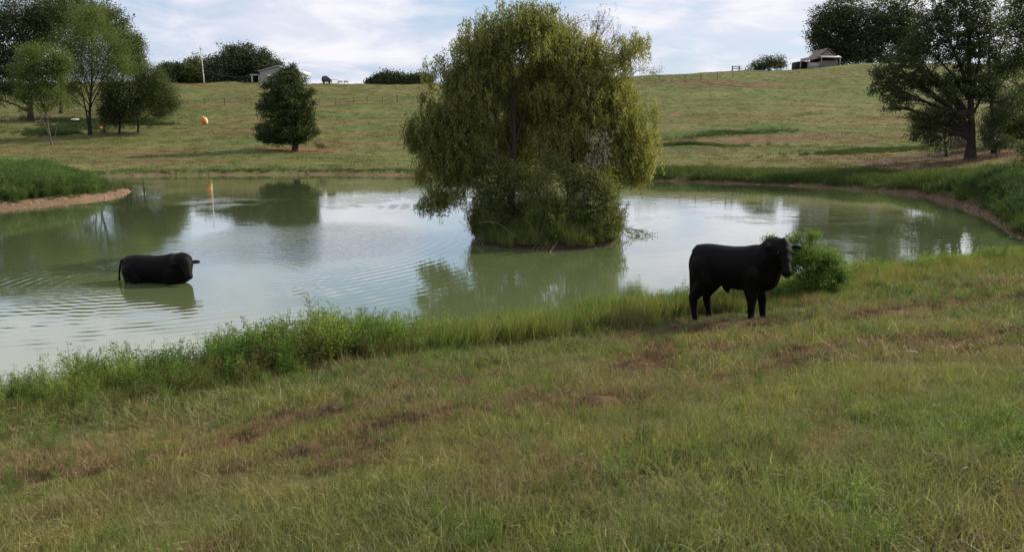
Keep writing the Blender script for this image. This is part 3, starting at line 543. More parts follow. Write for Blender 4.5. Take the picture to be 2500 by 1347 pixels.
willow_r = tree('willow_tree', 'willow with yellow green foliage and bare brown tips on the right half of the islet', 'tree', 1395, WY + .8,
    [(1400, 150, 80, 70), (1460, 190, 75, 75), (1350, 235, 80, 65), (1450, 270, 95, 75), (1520, 300, 60, 75), (1545, 370, 55, 65), (1400, 335, 85, 60), (1490, 380, 75, 55), (1540, 120, 42, 38, 0, .45), (1570, 80 + 25, 18, 22, 0, .4), (1560, 420, 35, 30), (1340, 340, 55, 50), (1500, 240, 50, 50), (1360, 100, 60, 50, .8, .7), (1590, 330, 24, 34, 0, .4), (1600, 270, 18, 24, 0, .3), (1585, 400, 22, 24, 0, .4), (1500, 440, 22, 20, 0, .5), (1440, 110, 26, 22)],
    270, .15, .13, 7800, 20, .05, M_willow, M_bark, 12, strand=.46, aspect=.24, twigs=7, stems=[(1375, 260, .09), (1420, 250, .08)], shell=.45, fmin=.3, nbranch=9, ragged=.2, holes=.5, holesz=.62)
tree('bare_willow', 'thin bare brown willow tips rising over the top right of the islet', 'tree', 1420, WY + 1.6,
    [(1400, 60, 50, 35), (1465, 50, 42, 32), (1540, 175, 26, 50), (1550, 60 + 60, 30, 35), (1500, 90, 40, 30), (1120, 160, 5, 5, 0, .05)][:5], 160, .06, .08, 260, 9, .04, M_brown, M_bark, 13, strand=.35, aspect=.25, twigs=26, limb_r=.6)
# islet shrubs
def shrub(label, px, Y, blobs, leaf, ncl, mat, seed, **kw):
    d = dict(limb_r=.6, twigs=5, lpc=14, clr=.12, name='shrub', group=None); d.update(kw); nm = d.pop('name'); lpc = d.pop('lpc'); clr = d.pop('clr'); bark = d.pop('bark', M_bark)
    top = min(b_[1] for b_ in blobs) + 10
    return tree(nm, label, d.pop('cat', 'shrub'), px, Y, blobs, top, d.pop('r0', .035), leaf, ncl, lpc, clr, mat, bark, seed, **d)
shrub('tall thin olive shrub filling the gap below the willow trunks', 1290, 32.5, [(1260, 400, 45, 40), (1320, 380, 45, 35), (1380, 400, 40, 35), (1300, 440, 60, 30)], .09, 520, M_willow, 29)
shrub('dark tangled shrub on the left end of the islet under the willow', 1215, 30.2, [(1200, 500, 55, 50), (1230, 440, 50, 45), (1185, 555, 40, 34), (1240, 550, 50, 40), (1160, 520, 26, 24, 0, .5), (1190, 465, 36, 40), (1225, 410, 36, 34)], .10, 950, M_shrub, 21)
shrub('broad olive shrub in the middle of the islet', 1310, 29.8, [(1300, 460, 60, 50), (1330, 520, 60, 50), (1280, 560, 50, 35), (1350, 400, 45, 40), (1260, 430, 40, 35), (1400, 440, 40, 40)], .09, 900, M_shrub, 22)
shrub('leafy green shrub on the right end of the islet', 1430, 29.4, [(1420, 500, 55, 45), (1470, 520, 35, 45), (1410, 560, 60, 32), (1470, 575, 35, 22), (1500, 530, 14, 40, 0, .6), (1515, 545, 10, 25, 0, .4), (1450, 455, 42, 42), (1410, 430, 40, 36), (1490, 480, 20, 34)], .09, 1250, M_shrub, 23, lpc=15)
shrub('low bright shrub hanging over the front edge of the islet', 1370, 28.7, [(1360, 585, 60, 18), (1440, 588, 55, 16), (1260, 588, 70, 16), (1190, 582, 30, 14), (1495, 578, 20, 16)], .07, 420, M_mid, 24)
shrub('pale withered bush with whitish seed heads on the right side of the islet', 1455, 29.6, [(1462, 345, 30, 26), (1475, 385, 22, 30), (1440, 390, 18, 30)], .11, 80, M_pale, 25, lpc=10, drop=1.5, aspect=.22)
shrub('small sapling with yellow leaves at the right edge of the islet', 1480, 29.6, [(1482, 435, 22, 30), (1492, 460, 14, 22)], .09, 60, M_yel, 26, lpc=12)
shrub('purplish brown dry weed clump on the right side of the islet', 1442, 29.3, [(1440, 455, 20, 45), (1455, 500, 20, 30)], .07, 90, M_brown, 27, lpc=10, aspect=.2)
# fringe of the islet
X = rng.uniform(-2.2, 4.6, 1500); Y = rng.uniform(26, 38, 1500); z, sd, dn, df, t = land(X, Y, True); ok = inside(np.c_[X, Y], isl * 1.0) & (sd > .0); X, Y, z = X[ok], Y[ok], z[ok]; n = len(X)
scatter('islet_weeds', np.c_[X, Y, z], np.c_[rng.normal(0, .3, (n, 2)), rng.uniform(0, 6.28, n)], np.repeat(.55 + 1.3 * rng.uniform(0, 1, (n, 1)) ** 2.2, 3, 1), rng.integers(0, 10, n), np.array((.13, .145, .05)) * rng.uniform(.4, 1.3, (n, 1)), WV, 'weeds and grass filling the islet under the willows', 'weeds')
# dead sticks
def sticks(name, label, specs, mat=M_bark_pale, cat='dead branch'):
    root = None
    a0 = np.array(specs[0][0]); root = empty(name, a0); tag(root, label, cat)
    for (a, m_, b_, r_) in specs:
        mb = MB(); mb.tube(bez(np.array(a) - a0, np.array(m_) - a0, np.array(b_) - a0, 9), np.linspace(r_, r_ * .4, 9), 6); mb.build('stick', mat, root, True)
    return root
q0 = PZ(1350, 600); sticks('dead_branch', 'pale bare sticks arching into the water at the front of the islet', [(P(1360 + 8 * k, 580, 28.6), P(1325 + 9 * k, 575 + 3 * k, 28.2), PZ(1298 + 11 * k, 612), .012) for k in range(5)] + [(P(1375, 575, 28.4), P(1360, 590, 28.2), PZ(1342, 618), .02)])
sticks('dead_branch', 'grey fallen branches heaped on the left tip of the islet', [(P(1215, 590, 29), P(1190, 560, 28.9), PZ(1150 + 9 * k, 592 + 2 * k), .02) for k in range(4)] + [(P(1170, 545, 29), P(1210, 530, 28.9), P(1255, 575, 28.6), .022)])
fb = PZ(1512, 560); shrub('fallen leafy branch lying on the water right of the islet', 1512, 31.5, [(1530, 560, 20, 7), (1560, 570, 28, 7), (1590, 578, 18, 6), (1575, 588, 20, 5)], .08, 60, M_shrub, 28, name='fallen_branch', cat='branch', base=(fb[0], fb[1], 0), lpc=9, clr=.08, r0=.02)

# lone tree on the far lawn
tree('lone_tree', 'dense dark conical tree standing alone on the lawn beyond the pond', 'tree', 722, 85,
    [(700, 215, 48, 42), (690, 270, 55, 45), (725, 265, 40, 45), (685, 320, 52, 32), (730, 318, 42, 34), (705, 185, 26, 20), (655, 335, 26, 16), (700, 340, 45, 14), (745, 290, 24, 30), (655, 250, 20, 25), (640, 310, 14, 8), (635, 262, 9, 7), (765, 250, 9, 6), (770, 320, 9, 10), (712, 168, 12, 9), (690, 180, 10, 8), (758, 225, 10, 9), (650, 210, 12, 9), (632, 335, 9, 6)],
    200, .30, .20, 2300, 24, .19, M_lone, M_bark, 31, shell=.36, twigs=4)
shrub('small green shrub right of the lone dark tree', 777, 85, [(778, 355, 13, 8), (785, 357, 8, 6)], .14, 40, M_lone, 32, lpc=14, clr=.18)
# left group
TG = 'trees at the left edge beyond the pond'
tree('tall_tree', 'very dark tall tree filling the left edge, thick trunk behind the others', 'tree', 75, 108, [(20, 60, 80, 80), (-40, 150, 90, 90), (90, 50, 60, 60), (30, 170, 60, 60), (-80, 60, 80, 70), (10, 215, 30, 20), (150, 40, 55, 50), (-60, 240, 60, 30)], 120, .36, .28, 2600, 24, .42, M_oak, M_bark, 41, group=TG)
tree('tall_tree', 'tall feathery light green tree with twin dark trunks left of the lawn', 'tree', 222, 96, [(210, 70, 60, 60), (170, 110, 50, 50), (240, 130, 60, 55), (200, 170, 60, 50), (270, 180, 45, 45), (175, 210, 40, 30), (285, 100, 35, 35), (225, 30, 32, 26), (150, 160, 34, 40), (300, 150, 34, 40), (180, 245, 30, 18, 0, .5)], 120, .20, .19, 2600, 22, .34, M_light, M_bark, 42, stems=[(190, 190, .12)], group=TG, strand=.7, aspect=.3)
tree('leaning_tree', 'small light green tree with a pale leaning trunk in front of the left group', 'tree', 130, 89, [(90, 140, 48, 38), (60, 185, 42, 35), (120, 180, 45, 38), (95, 225, 50, 30), (140, 240, 28, 20), (55, 235, 26, 16), (150, 150, 28, 30), (110, 262, 34, 12, 0, .5), (60, 265, 18, 10, 0, .5)], 225, .11, .18, 1500, 22, .28, M_light, M_barkm, 43, lean=-38, group=TG, stems=[(70, 235, .04), (150, 262, .035)])
tree('bushy_tree', 'dark round bushy tree low beside the feathery tree', 'tree', 290, 97, [(285, 240, 42, 45), (270, 280, 30, 24), (310, 230, 32, 38), (320, 275, 24, 18), (290, 298, 36, 8, 0, .7)], 230, .13, .20, 1200, 24, .28, M_oak, M_bark, 44, group=TG)
tree('bushy_tree', 'olive drooping tree at the right end of the left group', 'tree', 335, 99, [(370, 225, 42, 45), (405, 235, 34, 38), (345, 190, 36, 38), (340, 250, 26, 30), (420, 255, 20, 20), (385, 190, 28, 30), (390, 275, 24, 14), (360, 290, 28, 9, 0, .6)], 235, .12, .19, 1900, 22, .28, M_mid, M_bark, 45, group=TG, strand=.6, aspect=.3)
tree('tall_tree', 'grey green ragged tree showing behind the feathery tree', 'tree', 300, 112, [(310, 130, 42, 50), (330, 105, 24, 26), (280, 70, 40, 45), (335, 160, 22, 30), (250, 40, 40, 35)], 150, .2, .26, 1200, 22, .36, M_mid, M_bark, 46, group=TG)
tree('tall_tree', 'dark ragged treetop rising behind at the upper left', 'tree', 150, 122, [(140, 20, 50, 40), (190, 15, 45, 40), (110, 100, 60, 60), (220, 60, 40, 40)], 100, .25, .3, 900, 22, .42, M_oak, M_bark, 47, group=TG)
shrub('small bare tangled shrub behind the orange debris', 255, 97, [(245, 295, 22, 8), (262, 290, 14, 8)], .12, 35, M_brown, 48, lpc=10, clr=.2)
def crest(px):
    Y = np.linspace(120, 260, 281); X = (px - 1250) / F * Y; z = land(X, Y); return float(Y[np.argmax((z - HC) / Y)])
# skyline trees, left
TS = 'trees along the left skyline'
for k, (px, cy, rx, ry, Y, mt, lb) in enumerate([(405, 178, 18, 24, 215, M_far, 'small dark tree at the left end of the skyline row'), (435, 180, 24, 26, 212, M_far, 'ragged dark tree left of the white utility pole'), (478, 172, 30, 34, 208, M_mid, 'olive tree right behind the white utility pole'), (525, 172, 28, 36, 210, M_far, 'dark tree between the olive tree and the tall clump'),
        (562, 152, 28, 44, 214, M_far, 'tall dark tree left in the skyline clump'), (600, 150, 32, 44, 216, M_far, 'tallest rounded tree in the skyline clump'), (640, 158, 28, 38, 216, M_far, 'dark rounded tree above the grey shed'), (672, 172, 20, 26, 218, M_far, 'dark tree at the right end above the shed roof'), (510, 195, 34, 14, 202, M_mid, 'low green bush at the foot of the skyline trees')]):
    tree('skyline_tree', lb, 'tree', px, max(Y, crest(px) + 9), [(px, cy, rx, ry), (px - rx * .4, cy + ry * .35, rx * .8, ry * .6), (px + rx * .4, cy + ry * .3, rx * .8, ry * .6), (px + rx * .1, cy - ry * .45, rx * .6, ry * .5), (px, 196, rx, 12)], cy, .3, .55, 420, 22, .7, mt, M_bark, 60 + k, group=TS, nbranch=3, twigs=1)
TD = 'distant dark treeline between the shed and the islet'
for k, (px, cy, rx, ry, lb) in enumerate([(905, 201, 10, 5, 'lowest tree at the left end of the distant treeline'), (922, 194, 14, 10, 'second tree of the distant treeline'), (945, 190, 16, 14, 'highest rounded tree of the distant treeline'), (968, 191, 14, 13, 'tree just right of the highest in the distant treeline'), (990, 194, 14, 10, 'low tree in the dip of the distant treeline'), (1015, 192, 14, 12, 'tree close to the willow in the distant treeline'), (1040, 193, 16, 12, 'last distant tree half behind the willow')]):
    tree('distant_tree', lb, 'tree', px, 330, [(px, cy, rx, ry), (px, cy + 12, rx * 1.1, 10)], cy, .3, .9, 150, 20, 1.0, M_far, M_bark, 80 + k, group=TD, nbranch=1, twigs=1)
# right skyline shrub and big dark trees behind the barn
tree('skyline_shrub', 'round dark shrub on the right skyline left of the barn', 'shrub', 1878, 222, [(1880, 155, 34, 16), (1855, 162, 24, 12), (1900, 152, 18, 16), (1845, 166, 14, 8)], 160, .2, .45, 260, 22, .6, M_lone, M_bark, 90, nbranch=2)
shrub('bare twiggy weeds on the skyline right of the willow', 1610, 195, [(1590, 178, 26, 12), (1612, 172, 10, 10), (1570, 172, 14, 14)], .3, 60, M_shrub, 91, lpc=12, clr=.5, r0=.06)
TB = 'big dark trees behind the barn'
tree('barn_tree', 'big dark tree directly behind the weathered barn', 'tree', 2040, 250, [(2020, 60, 42, 50), (2060, 40, 50, 55), (2000, 95, 28, 35), (2070, 110, 50, 45), (2020, 120, 30, 28), (2060, 140, 45, 18)], 70, .5, .65, 1300, 24, .85, M_oak, M_bark, 92, group=TB, nbranch=3)
tree('barn_tree', 'big dark tree right of the barn on the hilltop', 'tree', 2150, 246, [(2140, 50, 60, 60), (2180, 90, 60, 50), (2120, 110, 50, 40), (2210, 40, 50, 60), (2230, 110, 50, 40), (2130, 142, 55, 18), (2200, 145, 60, 18)], 70, .5, .65, 1500, 24, .85, M_oak, M_bark, 93, group=TB, nbranch=3)
# right bank trees
TR = 'trees on the right bank'
tree('bank_tree', 'large dark tree with straight trunk and wide limbs on the right bank', 'tree', 2368, 61,
    [(2290, 60, 70, 50), (2370, 40, 80, 50), (2330, 120, 70, 45), (2400, 110, 60, 50), (2210, 150, 55, 26), (2165, 175, 45, 22), (2160, 215, 45, 20), (2250, 190, 60, 28), (2200, 240, 50, 20), (2300, 220, 60, 40), (2360, 200, 60, 45), (2410, 220, 40, 40), (2250, 280, 55, 22), (2310, 290, 50, 28), (2240, 110, 50, 30), (2350, -30, 90, 50), (2210, 200, 50, 18), (2235, 330, 40, 14, 0, .6), (2290, 340, 40, 18), (2180, 265, 35, 12, 0, .5)],
    60, .34, .17, 3000, 22, .15, M_oak, M_bark, 95, group=TR, twigs=12, shell=.42)
tree('bank_tree', 'ragged tree with crooked upper limb at the right edge of the photo', 'tree', 2420, 64, [(2470, 60, 40, 45), (2500, 140, 60, 60), (2440, 170, 45, 45), (2530, 60, 60, 60), (2480, 240, 45, 40), (2540, 230, 60, 60), (2500, 0, 50, 40)], 40, .2, .17, 1600, 20, .16, M_mid, M_bark, 96, group=TR, twigs=9)
tree('bank_tree', 'smaller dark tree with forked trunk left of the big bank trunk', 'tree', 2310, 66, [(2290, 300, 55, 30), (2330, 270, 45, 30), (2255, 310, 32, 18), (2340, 320, 25, 22)], 290, .12, .15, 650, 20, .22, M_oak, M_bark, 97, group=TR, twigs=8)
shrub('dense dark bush filling the space right of the big bank trunk', 2430, 60, [(2425, 300, 32, 40), (2460, 260, 40, 40), (2440, 345, 34, 22)], .15, 420, M_oak, 103, lpc=18, clr=.18)
tree('bank_tree', 'olive bushy tree low at the right edge behind the big trunk', 'tree', 2460, 70, [(2450, 290, 45, 40), (2500, 300, 50, 45), (2430, 340, 30, 25), (2500, 340, 40, 25)], 290, .12, .17, 900, 20, .26, M_mid, M_bark, 98, group=TR)
shrub('low leafy bush at the right picture edge below the bank trees', 2505, 44, [(2505, 360, 22, 22), (2510, 395, 16, 18)], .11, 150, M_mid, 99, lpc=16)
shrub('dark undergrowth bush beside the big bank trunk', 2440, 63, [(2430, 350, 40, 16), (2470, 350, 30, 14), (2290, 365, 40, 14), (2330, 350, 26, 18), (2410, 320, 22, 30)], .13, 150, M_oak, 100, lpc=16, clr=.2)
# bush right of the bull and tall single weeds
bb = gx(1975, 17.8)
tree('leafy_bush', 'bright green leafy bush on the bank right of the standing bull', 'shrub', 1975, 17.8,
    [(1965, 625, 52, 38), (2020, 640, 42, 36), (1930, 600, 28, 22), (1945, 580, 12, 16, 0, .4), (1985, 575, 20, 18, 0, .6), (1990, 680, 55, 26), (2050, 675, 30, 24), (1920, 655, 24, 24), (1885, 590, 22, 18), (1900, 625, 26, 24), (1950, 700, 50, 18), (2020, 705, 45, 16)], 620, .03, .045, 1700, 20, .055, M_bright, M_bark, 101, twigs=8, shell=.6, aspect=.5)
tree('leafy_bush', 'small leafy bush under the belly of the standing bull', 'shrub', 1795, 17.2, [(1775, 728, 28, 18), (1815, 735, 20, 14), (1900, 712, 16, 16)], 730, .02, .045, 190, 18, .05, M_bright, M_bark, 102, aspect=.5)
for k, (px, Y, tp, w_, lb) in enumerate([(762, 14.2, 705, 34, 'tallest airy weed stalk on the near bank, dark leaf at its foot'), (912, 14.9, 765, 14, 'small airy weed stalk between the tall stalk and the willow reflection'), (962, 15.1, 762, 16, 'airy weed stalk right of the small one on the near bank'), (1405, 18.5, 690, 8, 'thin grass stalk left of the standing bull')]):
    bs = gx(px, Y); root = empty('tall_weed', bs); tag(root, lb, 'weed'); tpz = P(px, tp, Y)[2] - bs[2]; mb = MB(); r = np.random.default_rng(500 + k); lc = []; hw = w_ * Y / F
    mb.tube(np.array([(0, 0, 0), (.01, 0, tpz * .5), (.0, 0, tpz * .96)]), [.007, .005, .002], 4)
    for j_ in range(int(16 * w_ / 20) + 5):
        z0 = tpz * r.uniform(.42, .9); az = r.uniform(0, 6.28); l = hw * r.uniform(.5, 1.2) * (1.2 - .7 * z0 / tpz); e = np.array((math.cos(az) * l, math.sin(az) * l, z0 + l * r.uniform(.5, 1.1))); s0 = np.array((0, 0, z0)); mid = (s0 + e) / 2 + np.array((0, 0, -.03)); pth = bez(s0, mid, e, 5); mb.tube(pth, np.linspace(.003, .0012, 5), 4)
        for m_ in range(9): lc.append(pth[r.integers(1, 5)] + r.normal(0, .018, 3))
    for j_ in range(50): z0 = tpz * r.uniform(.05, .55); az = r.uniform(0, 6.28); lc.append(np.array((math.cos(az) * .05, math.sin(az) * .05, z0)))
    mb.build('stem', simple('stem_green', (.10, .12, .04)), root); lc = np.array(lc); V, fq = leaf_quads(lc, r.normal(0, 1, (len(lc), 3)), .03, .012, r); link('leaf', np_mesh('leaf', V, fq, False, {'var': ('FLOAT', np.full(len(V), .5))}), M_shrub, root)['kind'] = 'stuff'

# ------------------------------------------------------------------ bulls
m_hide, q = mat_new('black_hide'); tcx = q.node('ShaderNodeTexCoord'); n_ = q.noise(tcx.outputs['Object'], 3.0, 3); n_f = q.noise(tcx.outputs['Object'], 70.0, 3)
b = q.node('ShaderNodeBsdfPrincipled'); q.l.new(q.mix(n_, rgb(.0022, .0021, .0022), rgb(.0045, .0040, .0040)), b.inputs['Base Color']); b.inputs['Roughness'].default_value = .55; b.inputs['Specular IOR Level'].default_value = .08
bn = q.node('ShaderNodeBump'); bn.inputs['Distance'].default_value = .006; q.l.new(n_f, bn.inputs['Height']); q.l.new(bn.outputs[0], b.inputs['Normal']); o = q.node('ShaderNodeOutputMaterial'); q.l.new(b.outputs[0], o.inputs[0])
M_hoof = simple('hoof', (.02, .017, .015), .5); M_eye = simple('eye', (.01, .008, .007), .1, .1, spec=.6); M_nose = simple('wet_nose', (.012, .012, .013), .22, spec=.6)
def ico(bm, c, r, rot=None, sub=3):
    ret = bmesh.ops.create_icosphere(bm, subdivisions=sub, radius=1.0); M = Matrix.Translation(Vector(c)) @ ((rot or Matrix.Identity(3)).to_4x4()) @ Matrix.Diagonal((*r, 1)); bmesh.ops.transform(bm, matrix=M, verts=ret['verts'])
def limbm(bm, pts, rads, flat=1.0):
    """chain of overlapping balls: a tapering limb (rad may be (rx, ry))"""
    for k in range(len(pts) - 1):
        a, b_ = Vector(pts[k]), Vector(pts[k + 1]); ra, rb = rads[k], rads[k + 1]; L = (b_ - a).length; n = max(2, int(L / (min(ra, rb) * .35)))
        for j_ in range(n + 1):
            t = j_ / n; rr_ = ra * (1 - t) + rb * t; ico(bm, a.lerp(b_, t), (rr_, rr_ * flat, rr_), sub=2)
def make_bull(label, loc, yaw, feet, head_yaw, head_pitch, poll, scale=(1, 1, 1), tail_pts=None, head_roll=0, withers=1.0, hs=1.14):
    """feet: local (x, y, z) of hooves in order right hind, left hind, right fore, left fore. x forward, y left."""
    root = empty('bull', loc, yaw); tag(root, label, 'bull'); root.scale = scale
    bm = bmesh.new()
    # trunk: deep barrel, level back, full rump
    kx = np.array([-.64, -.50, -.25, 0, .25, .45, .60]); kz = [1.08, 1.04, .995, .975, .985, 1.03, 1.07]; kw = [.27, .31, .34, .355, .345, .325, .28]; kh = [.29, .345, .38, .40, .415, .42, .37]
    for x_ in np.linspace(-.64, .60, 22): ico(bm, (x_, 0, np.interp(x_, kx, kz)), (.24, np.interp(x_, kx, kw), np.interp(x_, kx, kh)))
    for c, rr_ in [((.62, 0, 1.06), (.25, .27, .36)), ((.66, 0, .88), (.22, .22, .28)), ((.50, 0, 1.28), (.32, .17, .16)), ((.22, 0, 1.24), (.36, .17, .135)), ((-.55, .0, 1.24), (.26, .17, .13)), ((-.76, 0, 1.13), (.13, .17, .22)), ((.05, 0, .72), (.40, .18, .12)), ((.48, 0, .66), (.22, .15, .14)), ((.78, 0, .80), (.12, .12, .16)),
                   ((-.72, .13, .98), (.18, .15, .30)), ((-.72, -.13, .98), (.18, .15, .30)), ((.50, .17, .98), (.20, .15, .34)), ((.50, -.17, .98), (.20, .15, .34))]: ico(bm, c, rr_)
    ico(bm, (-.12, 0, .60), (.09, .045, .10)); ico(bm, (-.08, 0, .53), (.035, .035, .06), sub=2)      # sheath
    ico(bm, (-.60, 0, .72), (.08, .09, .13))
    # neck
    pl = Vector(poll); base = Vector((.62, 0, 1.13)); limbm(bm, [base, base.lerp(pl, .5) + Vector((0, 0, .03)), pl - Vector((.05 * math.cos(head_yaw), .05 * math.sin(head_yaw), .08))], [.33, .28, .19])
    limbm(bm, [Vector((.70, 0, .86)), base.lerp(pl, .6) - Vector((0, 0, .20))], [.25, .20])
    # head
    hd = Vector((math.cos(head_pitch) * math.cos(head_yaw), math.cos(head_pitch) * math.sin(head_yaw), -math.sin(head_pitch)))
    side = Vector((-math.sin(head_yaw), math.cos(head_yaw), 0)); side = (Matrix.Rotation(head_roll, 3, hd) @ side); up = hd.cross(side) * -1
    if up.z < 0: up = -up
    rot = Matrix((hd, side, up)).transposed()
    hk = hs / 1.14
    def H(a, b__, c): return pl + (hd * a + side * b__ + up * c) * hs
    ico(bm, H(.02, 0, -.03), (0.139, 0.157, 0.139), rot); ico(bm, H(.10, 0, -.06), (0.174, 0.168, 0.162), rot); ico(bm, H(.22, 0, -.07), (0.174, 0.133, 0.139), rot); ico(bm, H(.34, 0, -.075), (0.162, 0.107, 0.11), rot); ico(bm, H(.44, 0, -.08), (0.099, 0.107, 0.099), rot)
    ico(bm, H(.46, 0, -.11), (.055, .085, .05), rot); ico(bm, H(.18, 0, -.16), (.15, .09, .08), rot); ico(bm, H(-.02, 0, .05), (.08, .09, .06), rot)
    for s_ in (1, -1):
        ico(bm, H(.13, s_ * .115, .0), (.05, .035, .04), rot, 2)
        er = Matrix.Rotation(s_ * R(8), 3, hd); e_ax = (side * s_ * .96 - up * .12 - hd * .02).normalized(); r2 = Matrix((e_ax, hd, e_ax.cross(hd))).transposed()
        ico(bm, H(.03, s_ * .14, .0) + e_ax * .045, (.07, .042, .038), r2); ico(bm, H(.03, s_ * .14, .0) + e_ax * .125, (.115, .075, .036), r2)
    # legs
    rh, lh, rf, lf = [Vector(f_) for f_ in feet]
    for f_, s_ in ((rh, -1), (lh, 1)):
        hip = Vector((-.60, s_ * .16, .95)); st = Vector((f_.x * .4 - .20, s_ * .19, .72)); hock = Vector((f_.x - .07, f_.y * .55 + s_ * .17 * .45, f_.z + .43)); fet = Vector((f_.x - .005, f_.y, f_.z + .13)); limbm(bm, [hip, st, hock, fet, Vector((f_.x + .02, f_.y, f_.z + .06))], [.26, .20, .098, .068, .078], .92)
        limbm(bm, [Vector((-.74, s_ * .15, .85)), hock + Vector((-.01, 0, .03))], [.14, .065], .8)
    for f_, s_ in ((rf, -1), (lf, 1)):
        sh = Vector((.50, s_ * .17, .92)); el = Vector((.46, s_ * .19, .68)); kn = Vector((f_.x * .75 + .46 * .25 + .01, f_.y * .75 + s_ * .19 * .25, f_.z + .38)); fet = Vector((f_.x, f_.y, f_.z + .12)); limbm(bm, [sh, el, kn, fet, Vector((f_.x + .015, f_.y, f_.z + .06))], [.23, .165, .100, .068, .080], .92)
    me = bpy.data.meshes.new('hide_src'); bm.to_mesh(me); bm.free(); ob = bpy.data.objects.new('hide', me); COL.objects.link(ob)
    md = ob.modifiers.new('r', 'REMESH'); md.mode = 'VOXEL'; md.voxel_size = .0165; md.use_smooth_shade = True; s2 = ob.modifiers.new('s', 'SMOOTH'); s2.factor = .6; s2.iterations = 26
    dg = bpy.context.evaluated_depsgraph_get(); m2 = bpy.data.meshes.new_from_object(ob.evaluated_get(dg)); COL.objects.unlink(ob); bpy.data.objects.remove(ob)
    m2.name = 'body'; link('body', m2, m_hide, root)
    for f_ in (rh, lh, rf, lf):
        if f_.z < -.1 and loc[2] < -.2 and False: continue
        b2 = bmesh.new(); bmesh.ops.create_cone(b2, cap_ends=True, segments=14, radius1=.072, radius2=.055, depth=.085); bmesh.ops.transform(b2, matrix=Matrix.Translation(f_ + Vector((.025, 0, .035))) @ Matrix.Diagonal((1.15, .9, 1, 1)), verts=b2.verts)
        mm = bpy.data.meshes.new('hoof'); b2.to_mesh(mm); b2.free(); link('hoof', mm, M_hoof, root)
    for s_ in (1, -1):
        b2 = bmesh.new(); ico(b2, H(.15, s_ * .135, .005), (.022, .018, .02), rot, 2); mm = bpy.data.meshes.new('eye'); b2.to_mesh(mm); b2.free(); link('eye', mm, M_eye, root)
    b2 = bmesh.new(); ico(b2, H(.500, 0, -.085), (.030, .062, .048), rot, 3)
    for s_ in (1, -1): ico(b2, H(.522, s_ * .032, -.075), (.012, .018, .014), rot, 2)
    mm = bpy.data.meshes.new('muzzle'); b2.to_mesh(mm); b2.free(); [setattr(p_, 'use_smooth', True) for p_ in mm.polygons]; link('muzzle', mm, M_nose, root)
    tp_ = tail_pts or [(-.78, 0, 1.30), (-.87, 0, 1.22), (-.91, 0, 1.05), (-.90, 0, .85), (-.86, 0, .65), (-.84, 0, .5)]
    mb = MB(); tpn = np.array(tp_); tq = np.linspace(0, 1, len(tpn)); tf = np.linspace(0, 1, 16); pt = np.stack([np.interp(tf, tq, tpn[:, i_]) for i_ in range(3)], 1); rad = np.interp(tf, [0, .15, .65, .8, .93, 1], [.042, .032, .020, .036, .032, .008]); mb.tube(pt, rad, 8); mb.build('tail', m_hide, root, True)
    return root
# standing bull
feet_px = [(1703, 769), (1737, 763), (1834, 770), (1866, 760)]; FW = [G(*p_) for p_ in feet_px]
cxy = sum(FW) / 4; yawb = R(-36); loc = np.array((cxy[0], cxy[1], min(f_[2] for f_ in FW)))
print('bull at', loc, [tuple(np.round(f_, 2)) for f_ in FW])
B1D = 15.6; c0 = gx(1783, B1D); loc = np.array((c0[0], c0[1], 0)); Rz = Matrix.Rotation(yawb, 3, 'Z')
fl = [(-.68, -.22), (-.56, .20), (.50, -.23), (.58, .20)]; SB = 1.0; fw = []
zs = [ground(*(Vector(loc) + Rz @ Vector((x, y, 0)) * SB)[:2]) for x, y in fl]; z0 = float(np.mean(zs)); loc[2] = z0
feetl = [(x, y, (z_ - z0) / 1.11 + .0) for (x, y), z_ in zip(fl, zs)]
make_bull('black bull standing on the grass bank beside the leafy bush, head turned to the camera', loc, yawb, feetl, R(-46), R(54), (1.0, -.08, 1.50), (1.0, 1.08, 1.11))
# wading bull
B2 = PZ(385, 688); bed = -.66
make_bull('black bull standing belly deep in the pond water', (B2[0], B2[1], bed), R(-8), [(-.60, -.2, 0), (-.5, .2, 0), (.45, -.2, 0), (.5, .2, 0)], R(-50), R(46), (.90, -.14, 1.25), (1.13, 1.05, 1.05), hs=1.0, tail_pts=[(-.82, 0, 1.27), (-.93, -.04, 1.20), (-.98, -.06, 1.02), (-1.0, -.08, .85), (-1.0, -.1, .70), (-1.0, -.1, .5)])

# ------------------------------------------------------------------ buildings and small far things
M_grey = simple('grey_siding', (.28, .27, .26), .8, .12, 1.5); M_greyd = simple('weathered_board', (.20, .185, .17), .9, .3, 2.5); M_white = simple('white_trim', (.62, .60, .56), .6, .1); M_tin = simple('tin_roof', (.42, .41, .40), .45, .2, 1.2, spec=.5); M_rust = simple('rusty_tin', (.16, .12, .10), .7, .5, 1.0); M_inshade = simple('interior_shade', (.012, .011, .010), .9); M_post = simple('old_post', (.09, .075, .06), .9, .3); M_orange = simple('orange_plastic', (.75, .23, .025), .35, .12, spec=.5); M_cream = simple('cream_plastic', (.80, .66, .40), .4, .1); M_pole = simple('pale_pole', (.52, .49, .46), .7, .15); M_carp = simple('dark_paint', (.015, .018, .024), .25, .1, spec=.6); M_glass = simple('glass', (.03, .04, .05), .06, .1, spec=.8); M_tyre = simple('tyre', (.015, .015, .015), .8); M_steel = simple('steel_wire', (.13, .12, .11), .6)
def quadpoly(mb, pts, th, dirv):
    a = np.array(pts, float); d = np.array(dirv, float) * th; V = np.vstack([a, a + d]); n = len(pts); F_ = [tuple(range(n))[::-1], tuple(range(n, 2 * n))] + [(i_, (i_ + 1) % n, n + (i_ + 1) % n, n + i_) for i_ in range(n)]; mb.add(V, F_)
